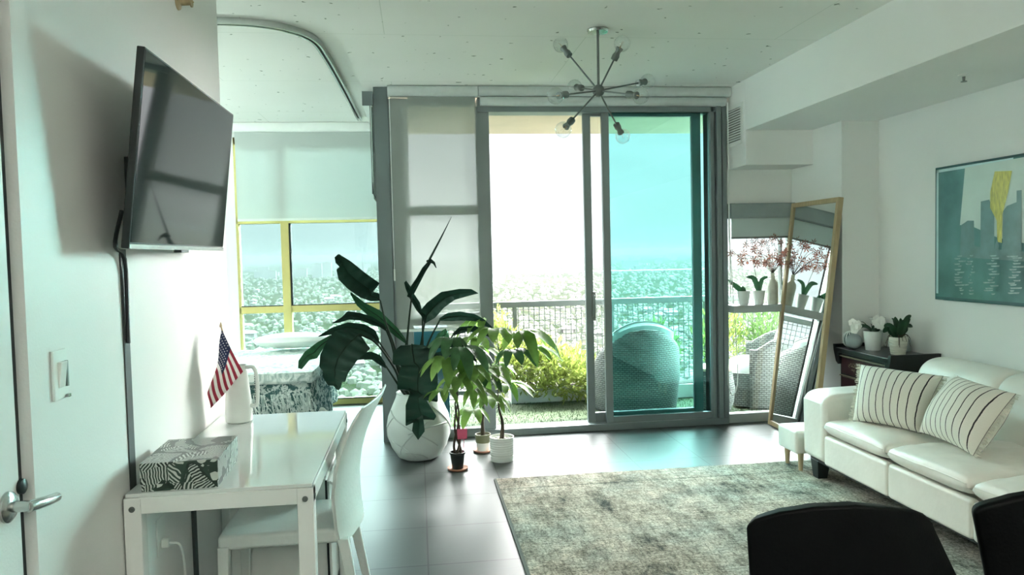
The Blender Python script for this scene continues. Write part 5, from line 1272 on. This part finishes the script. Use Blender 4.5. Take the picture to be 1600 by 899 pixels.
def inlay(par, cy, cz, n, sc, seed):
    rg = random.Random(seed); q = MB()
    for i in range(n):
        y = cy+rg.gauss(0, .07)*sc; z = cz+rg.gauss(0, .014)*sc; a_ = rg.uniform(0, 2*PI); l = rg.uniform(.010, .022)
        d_ = (math.cos(a_)*l, math.sin(a_)*l*.7); s_ = (-math.sin(a_)*l*.3, math.cos(a_)*l*.3); x = X0+.0165
        q.hexa([(x+.002, y-d_[0], z-d_[1]), (x+.002, y+s_[0], z+s_[1]), (x+.002, y+d_[0], z+d_[1]), (x+.002, y-s_[0], z-s_[1])], [(x, y-d_[0], z-d_[1]), (x, y+s_[0], z+s_[1]), (x, y+d_[0], z+d_[1]), (x, y-s_[0], z-s_[1])])
    q.build('inlay', M_inlay, par)
inlay(o, 4.82, .59, 46, 1.1, 1)
for i, (y0, y1) in enumerate(((4.55, 4.80), (4.815, 5.07))):
    o = MB().box(X0+.018, X0+.032, y0, y1, .09, .505).build('door', M_red_wood, t, bevel=.003)
    inlay(o, (y0+y1)/2, .36, 22, .5, 5+i); inlay(o, (y0+y1)/2, .25, 22, .5, 8+i)
q = MB(); q.box(X0+.012, X0+.032, Y0+.06, Y1-.06, .512, .518); q.box(X0+.012, X0+.032, Y0+.06, Y1-.06, .652, .658); q.build('moulding', M_inlay, t)
for x in (X0+.05, X1-.04):
    for y in (Y0+.07, Y1-.07): MB().box(x-.02, x+.02, y-.02, y+.02, 0, .07).build('foot', M_dark_wood, t)

# ---- things on the chest
def cup(c, r0, r1, h_, mat, t, name='pot'): MB().lathe([(0, 0), (r0, 0), (r0+.002, .004), (r1, h_-.004), (r1, h_), (r1-.006, h_), (r1-.008, h_-.015), (0, h_-.018)], c, 32).build(name, mat, t)
def petals(q, c, r, rng):
    d_ = Vector((rng.uniform(-.6, .6)-.5, -1, rng.uniform(-.3, .5))).normalized(); a0 = d_.orthogonal().normalized(); b0 = d_.cross(a0)
    for k_ in range(5):
        a_ = k_*2*PI/5+rng.uniform(-.2, .2); u = a0*math.cos(a_)+b0*math.sin(a_); s_ = d_.cross(u)
        pts = [(0, 0, 0), (.35, .35, .12), (.75, .48, .2), (1, .25, .12), (1.05, 0, .08), (1, -.25, .12), (.75, -.48, .2), (.35, -.35, .12)]
        q.face([c+(u*x+s_*y+d_*z)*r for x, y, z in pts])
    q.sphere(c+d_*r*.15, r*.18, 8)
r_ = random.Random(51)
c = Vector((3.165, 4.90, TZ))
t = thing('orchid_pot', c, 'white orchid with blossoms in a pale pot at the middle of the black chest', 'potted plant')
cup(c, .048, .064, .135, M_ceramic, t)
MB().lathe([(0, .115), (.056, .115)], c, 20).build('soil', M_soil, t)
for i in range(6):
    q = MB(); a_ = i*1.05; d_ = Vector((math.cos(a_), math.sin(a_), 0)); blade(q, [c+Vector((0, 0, .115)), c+d_*.04+Vector((0, 0, .155)), c+d_*.08+Vector((0, 0, .165)), c+d_*.11+Vector((0, 0, .145))], .022, roll=1.0, n=10); q.build('leaf', M_orchid_leaf, t, recalc=False)
for nm, cx, cy_, n in (('flower', 1337, 511, 11), ('flower', 1371, 503, 11)):
    cc_ = PY(cx, cy_, 4.82)
    q = MB(); q.tube(catmull([c+Vector((0, 0, .12)), lerp(c, cc_, .6)+Vector((0, 0, .10)), cc_], 10), .0025, 5); o = q.build('flower_stem', M_orchid_leaf, t)
    q = MB()
    for i in range(n): petals(q, cc_+Vector((r_.uniform(-.015, .015), r_.uniform(-.045, .045), r_.uniform(-.028, .028))), r_.uniform(.020, .030), r_)
    q.build('blossom', M_petal, o, recalc=False)
c = Vector((3.19, 4.66, TZ))
t = thing('potted_plant', c, 'dark leafed plant in a ribbed cream pot at the near end of the black chest', 'potted plant')
prof = [(0, 0), (.044, 0)]
for i in range(8): z = .006+i*.0125; rr = lerp(.046, .060, i/7); prof += [(rr, z), (rr+.002, z+.006), (rr, z+.011)]
prof += [(.060, .118), (.054, .118), (.052, .10), (0, .10)]
MB().lathe(prof, c, 32).build('pot', pm('cream pot', (.66, .67, .58), .5), t)
MB().lathe([(0, .104), (.054, .104)], c, 20).build('soil', M_soil, t)
for px, py, dy in ((1382, 512, -.03), (1380, 520, .02), (1424, 494, -.02), (1418, 506, 0), (1425, 512, .05), (1396, 498, .06), (1410, 500, -.05)):
    e_ = PY(px, py, 4.66+dy); b0 = c+Vector((0, 0, .11)); q = MB(); blade(q, [b0, lerp(b0, e_, .4)+Vector((0, 0, .025)), lerp(b0, e_, .75)+Vector((0, 0, .028)), e_], .028, roll=.7+r_.uniform(-.3, .3), n=12, pw=.5); q.build('leaf', M_orchid_leaf, t, recalc=False)
q = MB()
for i in range(16):
    a_ = r_.uniform(0, 2*PI); e_ = c+Vector((math.cos(a_)*.075, math.sin(a_)*.075, .09+r_.uniform(-.05, .03))); q.tube(catmull([c+Vector((0, 0, .11)), c+Vector((math.cos(a_)*.05, math.sin(a_)*.05, .135)), e_], 6), .0016, 4)
q.build('air_roots', M_bark, t)
M_ball = pm('grey ball', (.30, .36, .36), .6, 0, .1, 20)
c = PZ(1333, 541, TZ+.002); c = Vector((3.07, 4.97, TZ))
tag(MB().sphere((3.075, 4.985, TZ+.055), .055, 28).build('decorative_ball', M_ball), 'smooth grey decorative ball in front on the black chest', 'ball')
t = thing('decorative_ball', (3.12, 5.09, TZ), 'striped green and white decorative ball at the far end of the black chest', 'ball')
MB().sphere((3.10, 5.075, TZ+.058), .056, 28, (.9, .9, 1)).build('ball', pm('dark green ball', (.10, .17, .16), .5), t)
for k_ in range(7):
    a_ = k_*PI/7; q = MB(); q.tube([Vector((3.10, 5.075, TZ+.058))+Vector((math.cos(a_)*math.sin(b_)*.0515, math.sin(a_)*math.sin(b_)*.0515, math.cos(b_)*.0575)) for b_ in [i*2*PI/28 for i in range(29)]], .0035, 5); q.build('stripe_rib', M_ceramic, t)
c = Vector((3.30, 5.06, TZ))
t = thing('pedestal_dish', c, 'small white pedestal dish behind the orchid on the black chest', 'dish')
MB().lathe([(0, 0), (.05, 0), (.05, .01), (.018, .02), (.014, .19), (0, .19)], c, 24).build('stand', M_ceramic, t)
MB().lathe([(0, .19), (.05, .195), (.058, .205), (.058, .212), (.052, .212), (0, .20)], c, 28).build('dish', M_ceramic, t)
tag(MB().box(3.27, 3.35, 4.75, 4.86, TZ+.001, TZ+.085).build('small_box', M_ball, bevel=.004), 'small grey box between the two plants on the black chest', 'box')

# ---- pots on the window ledge
LZ = .985
def ledge_orchid(x, lab, lv, y=5.83, grp='orchid pots on the window ledge'):
    c = Vector((x, y, LZ)); t = thing('orchid_pot', c, lab, 'potted plant', grp); cup(c, .034, .050, .115, M_ceramic, t)
    MB().lathe([(0, .098), (.044, .098)], c, 18).build('soil', M_soil, t)
    for pts, hw in lv:
        q = MB(); b0 = c+Vector((0, 0, .10)); blade(q, [b0]+[PY(px, py, y+dy) for px, py, dy in pts], hw, roll=.3, n=14, pw=.5); q.build('leaf', M_orchid_leaf, t, recalc=False)
    return t
tA = ledge_orchid(2.635, 'white orchid pot with a drooping leaf, at the door end of the ledge', [(((1150, 448, 0), (1137, 437, 0)), .022), (((1160, 452, -.02), (1168, 470, -.03)), .026)])
tB = ledge_orchid(2.765, 'white orchid pot with leaves held up, beside the bottle of maple branches', [(((1178, 436, 0), (1166, 433, 0)), .022), (((1190, 438, 0), (1200, 432, 0)), .018)])
q = MB(); q.tube(catmull([Vector((2.765, 5.83, LZ+.10)), PY(1190, 438, 5.83), PY(1214, 432, 5.82)], 8), .002, 5); q.tube(catmull([Vector((2.765, 5.83, LZ+.10)), PY(1179, 420, 5.83), PY(1177, 408, 5.82)], 8), .002, 5); q.build('flower_stem', M_orchid_leaf, tB)
q = MB(); petals(q, PY(1178, 408, 5.82), .014, r_); petals(q, PY(1168, 411, 5.82), .012, r_); q.build('blossom', M_maple, tB, recalc=False)
tC = ledge_orchid(2.995, 'white orchid pot with a broad arching leaf, nearest the mirror on the window ledge', [(((1236, 438, -.02), (1246, 442, -.03)), .024), (((1228, 440, 0), (1222, 446, 0)), .024)], 5.80)
c = Vector((2.885, 5.83, LZ))
t = thing('bottle_vase', c, 'cream bottle with red maple branches on the window ledge', 'vase')
MB().lathe([(0, 0), (.040, 0), (.043, .006), (.043, .15), (.038, .18), (.018, .205), (.015, .25), (.018, .255), (.013, .255), (.012, .20), (0, .19)], c, 28).build('bottle', pm('cream bottle', (.62, .64, .55), .4, 0, .15, 14), t)
t2 = thing('maple_branch', c+Vector((0, 0, .18)), 'spray of red maple leaves standing in the cream bottle', 'branch')
rg = random.Random(77)
def mleaf(q, c, r, rng):
    d_ = Vector((rng.uniform(-.8, .8), -1, rng.uniform(-.6, .6))).normalized(); a0 = d_.orthogonal().normalized(); b0 = d_.cross(a0)
    for k_ in range(6):
        a_ = k_*PI/3.2+rng.uniform(-.1, .1); u = a0*math.cos(a_)+b0*math.sin(a_); s_ = d_.cross(u); L_ = r*rng.uniform(.8, 1.15)
        q.face([c, c+u*L_*.5+s_*L_*.13, c+u*L_-d_*L_*.15, c+u*L_*.5-s_*L_*.13])
tips = [(1148, 397), (1156, 405), (1164, 400), (1172, 384), (1185, 378), (1196, 385), (1205, 375), (1214, 380), (1222, 390), (1190, 398), (1182, 407), (1200, 408), (1212, 412), (1226, 402), (1207, 396), (1218, 405), (1195, 414), (1175, 393), (1238, 382), (1246, 396), (1252, 405), (1230, 413), (1240, 410)]
for i in range(5):
    gp = tips[i::5]; q = MB(); mouth = c+Vector((0, 0, .25))
    for px, py in gp:
        e_ = PY(px, py, 5.80+rg.uniform(-.10, .06)); q.tube(catmull([c+Vector((0, 0, .16)), mouth, lerp(mouth, e_, .55)+Vector((0, 0, .05)), e_], 10), .0015, 4)
    o = q.build('twig', M_bark, t2)
    q = MB()
    for px, py in gp:
        for k_ in range(4): mleaf(q, PY(px+rg.uniform(-8, 8), py+rg.uniform(-7, 7), 5.80+rg.uniform(-.10, .06)), rg.uniform(.026, .042), rg)
    q.build('leaves', M_maple, o, recalc=False)

# ---- painting on the right wall
PXW = RW-.022
t = thing('painting', (PXW, 3.9, 1.08), 'large teal abstract painting with a yellow stroke on the right wall', 'painting')
Y0, Y1, Z0, Z1 = 3.42, 4.525, 1.085, 1.94
MB().box(PXW, RW, Y0, Y1, Z0, Z1).build('frame', pm('dark teal frame', (.02, .09, .09), .4), t, bevel=.003)
cols = [pm('paint deep teal', (.10, .22, .21), .22, 0, .25, 5, coat=.3), pm('paint pale sky', (.62, .72, .66), .22, 0, .06, 5, coat=.3), pm('paint yellow', (.62, .58, .14), .3, 0, .3, 18, stretch=(1, 6, 1)), pm('paint slate', (.16, .26, .25), .22, 0, .18, 9, coat=.3), pm('paint glint', (.27, .39, .37), .22, 0, .3, 30, coat=.3), pm('paint edge', (.55, .75, .74), .3, 0, .08, 9)]
q = MB(); lay = [0]
def shape(mi, pts):
    lay[0] += 1; x = PXW-.0006*lay[0]; q.mi = mi; q.face([(x, *tuple(PX(px, py, PXW))[1:]) for px, py in pts])
e0, e1, f0, f1 = Y0+.02, Y1-.012, Z0+.02, Z1-.015
q.mi = 0; q.face([(PXW-.0004, e1, f0), (PXW-.0004, e0, f0), (PXW-.0004, e0, f1), (PXW-.0004, e1, f1)])
shape(1, [(1508, 262), (1700, 228), (1700, 400), (1560, 372), (1515, 352), (1500, 352)])
shape(3, [(1502, 352), (1508, 348), (1512, 345), (1522, 345), (1523, 385), (1560, 390), (1620, 395), (1620, 410), (1500, 402)])
shape(3, [(1533, 315), (1546, 312), (1554, 330), (1554, 395), (1532, 395)])
shape(3, [(1568, 330), (1574, 322), (1589, 316), (1589, 298), (1597, 297), (1597, 392), (1567, 395)])
shape(2, [(1555, 268), (1582, 267), (1576, 300), (1567, 335), (1566, 380), (1559, 378), (1558, 345), (1548, 325), (1548, 300)])
for x in (1518, 1556, 1567, 1592, 1610): shape(3, [(x, 382), (x+3, 374), (x+6, 384), (x+5, 392), (x-1, 392)])
for x, w_ in ((1502, 8), (1520, 5), (1557, 9), (1595, 10)):
    for k_ in range(15):
        yy = 399+k_*4.2+rg.uniform(-1, 1); ww = w_*rg.uniform(.25, 1.1); xo = rg.uniform(-5, 5); shape(4, [(x-ww+xo, yy), (x+ww+xo, yy-.4), (x+ww+xo-1, yy+1.8), (x-ww+xo+2, yy+2.2)])
q.mi = 5; q.face([(PXW-.0005, e1, f0+.02), (PXW-.0005, e1-.02, f0+.02), (PXW-.0005, e1-.02, f1), (PXW-.0005, e1, f1)]); q.face([(PXW-.0005, e1, f1-.018), (PXW-.0005, 3.88, f1-.018), (PXW-.0005, 3.88, f1), (PXW-.0005, e1, f1)])
q.build('canvas', cols, t, recalc=False)

# ---- black dining chairs in the foreground
def black_chair(out_l, out_r, topz, y0, label, rz=0):
    """out_l / out_r: (z, x) edges of the back, topz: (u, z) top outline"""
    xm = (out_l[0][1]+out_r[0][1])/2
    t = thing('dining_chair', (xm, y0-.22, 0), label, 'chair', 'black dining chairs')
    def itp(tab, k_):
        if k_ <= tab[0][0]: return tab[0][1]
        for a_, b_ in zip(tab, tab[1:]):
            if k_ <= b_[0]: return lerp(a_[1], b_[1], (k_-a_[0])/(b_[0]-a_[0]))
        return tab[-1][1]
    def f_(u, v):
        z = lerp(.44, itp(topz, u), v); x = lerp(itp(out_l, z), itp(out_r, z), u)
        return Vector((x, y0+.075*(2*u-1)**2-.03*(1-v), z))
    q = MB(); q.grid(f_, 28, 18); q.build('backrest', M_black_leather, t, solid=.05, bevel=.014, seg=3)
    q = MB(); q.box(xm-.23, xm+.23, y0-.44, y0-.02, .41, .475); q.build('seat', M_black_leather, t, bevel=.025, seg=3)
    for dx in (-.2, .2):
        for y in (y0-.05, y0-.41): MB().hexa([(xm+dx*1.04-.014, y-.014, 0), (xm+dx*1.04+.014, y-.014, 0), (xm+dx*1.04+.014, y+.014, 0), (xm+dx*1.04-.014, y+.014, 0)], [(xm+dx-.018, y-.018, .415), (xm+dx+.018, y-.018, .415), (xm+dx+.018, y+.018, .415), (xm+dx-.018, y+.018, .415)]).build('leg', M_black, t)
    return t
YC = 1.72
pz = lambda px, py: (PY(px, py, YC).z, PY(px, py, YC).x)
L1 = sorted([pz(1190, 960), pz(1190, 899), pz(1190, 818)]); L1 = [(z, x-.0) for z, x in L1]
tl = PY(1168, 818, YC+.075); tr_ = PY(1442, 818, YC+.075)
out_l = [(.44, PY(1172, 960, YC+.075).x), (.60, PY(1169, 880, YC+.075).x), (.86, tl.x)]
out_r = [(.44, PY(1500, 960, YC+.075).x), (PY(1477, 899, YC+.075).z, PY(1477, 899, YC+.075).x), (tr_.z, tr_.x), (.9, tr_.x-.02)]
def tz(lst, xl, xr): return [((PY(px, 0, YC).x-xl)/(xr-xl), PY(px, py, YC+.02).z) for px, py in lst]
topz = [(0, PY(1168, 820, YC+.07).z), (.04, PY(1180, 808, YC+.06).z), (.14, PY(1210, 797, YC+.04).z), (.3, PY(1255, 790, YC+.01).z), (.5, PY(1300, 788, YC).z), (.7, PY(1365, 791, YC+.01).z), (.86, PY(1405, 795, YC+.04).z), (.95, PY(1428, 802, YC+.06).z), (1, PY(1442, 818, YC+.07).z)]
black_chair(out_l, out_r, topz, YC, 'black leather dining chair with a rounded back, left of the two')
YC2 = 1.70
out_l = [(.44, PY(1538, 960, YC2+.075).x), (PY(1530, 890, YC2+.075).z, PY(1530, 890, YC2+.075).x), (.86, PY(1508, 792, YC2+.075).x)]
out_r = [(.44, PY(1546, 960, YC2+.075).x+.44), (.9, PY(1518, 792, YC2+.075).x+.44)]
topz = [(0, PY(1519, 795, YC2+.07).z), (.05, PY(1526, 786, YC2+.06).z), (.18, PY(1560, 775, YC2+.03).z), (.35, PY(1600, 767, YC2).z), (.5, PY(1600, 764, YC2).z), (.7, PY(1600, 767, YC2).z), (.86, PY(1600, 775, YC2).z), (1, PY(1600, 795, YC2).z)]
black_chair(out_l, out_r, topz, YC2, 'black leather dining chair cut off by the frame, right of the two')

# ---- unseen lamp bodies added under the fill uplights
for nm, x, y, z, sz, w_, c_ in FILL_LAMPS:
    q = MB(); q.lathe([(0, 0), (.15, 0), (.15, .02), (.02, .03), (.012, .05), (.012, z-.12), (.03, z-.11), (.28, z-.02), (.30, z+.01), (.29, z+.01), (.27, z-.015), (0, z-.06)], (x, y, 0), 32)
    struct(q.build('added_uplight_body', M_steel))

# ---- haze over the city: a real scattering layer
hz, N_, L_ = newmat('haze'); N_.remove(N_['Principled BSDF'])
vs = N_.new('ShaderNodeVolumeScatter'); vs.inputs['Density'].default_value = .000013; vs.inputs['Color'].default_value = (.92, .98, 1, 1); vs.inputs['Anisotropy'].default_value = .2
va = N_.new('ShaderNodeVolumeAbsorption'); va.inputs['Density'].default_value = .00016; va.inputs['Color'].default_value = (0, 0, 0, 1)
av = N_.new('ShaderNodeAddShader'); L_.new(vs.outputs[0], av.inputs[0]); L_.new(va.outputs[0], av.inputs[1])
L_.new(av.outputs[0], N_['Material Output'].inputs['Volume'])
o = MB().box(-15900, 19900, 200, 25900, GZ-1, 40).build('haze', hz); o['kind'] = 'stuff'; tag(o, 'pale haze lying over the distant city', 'haze')
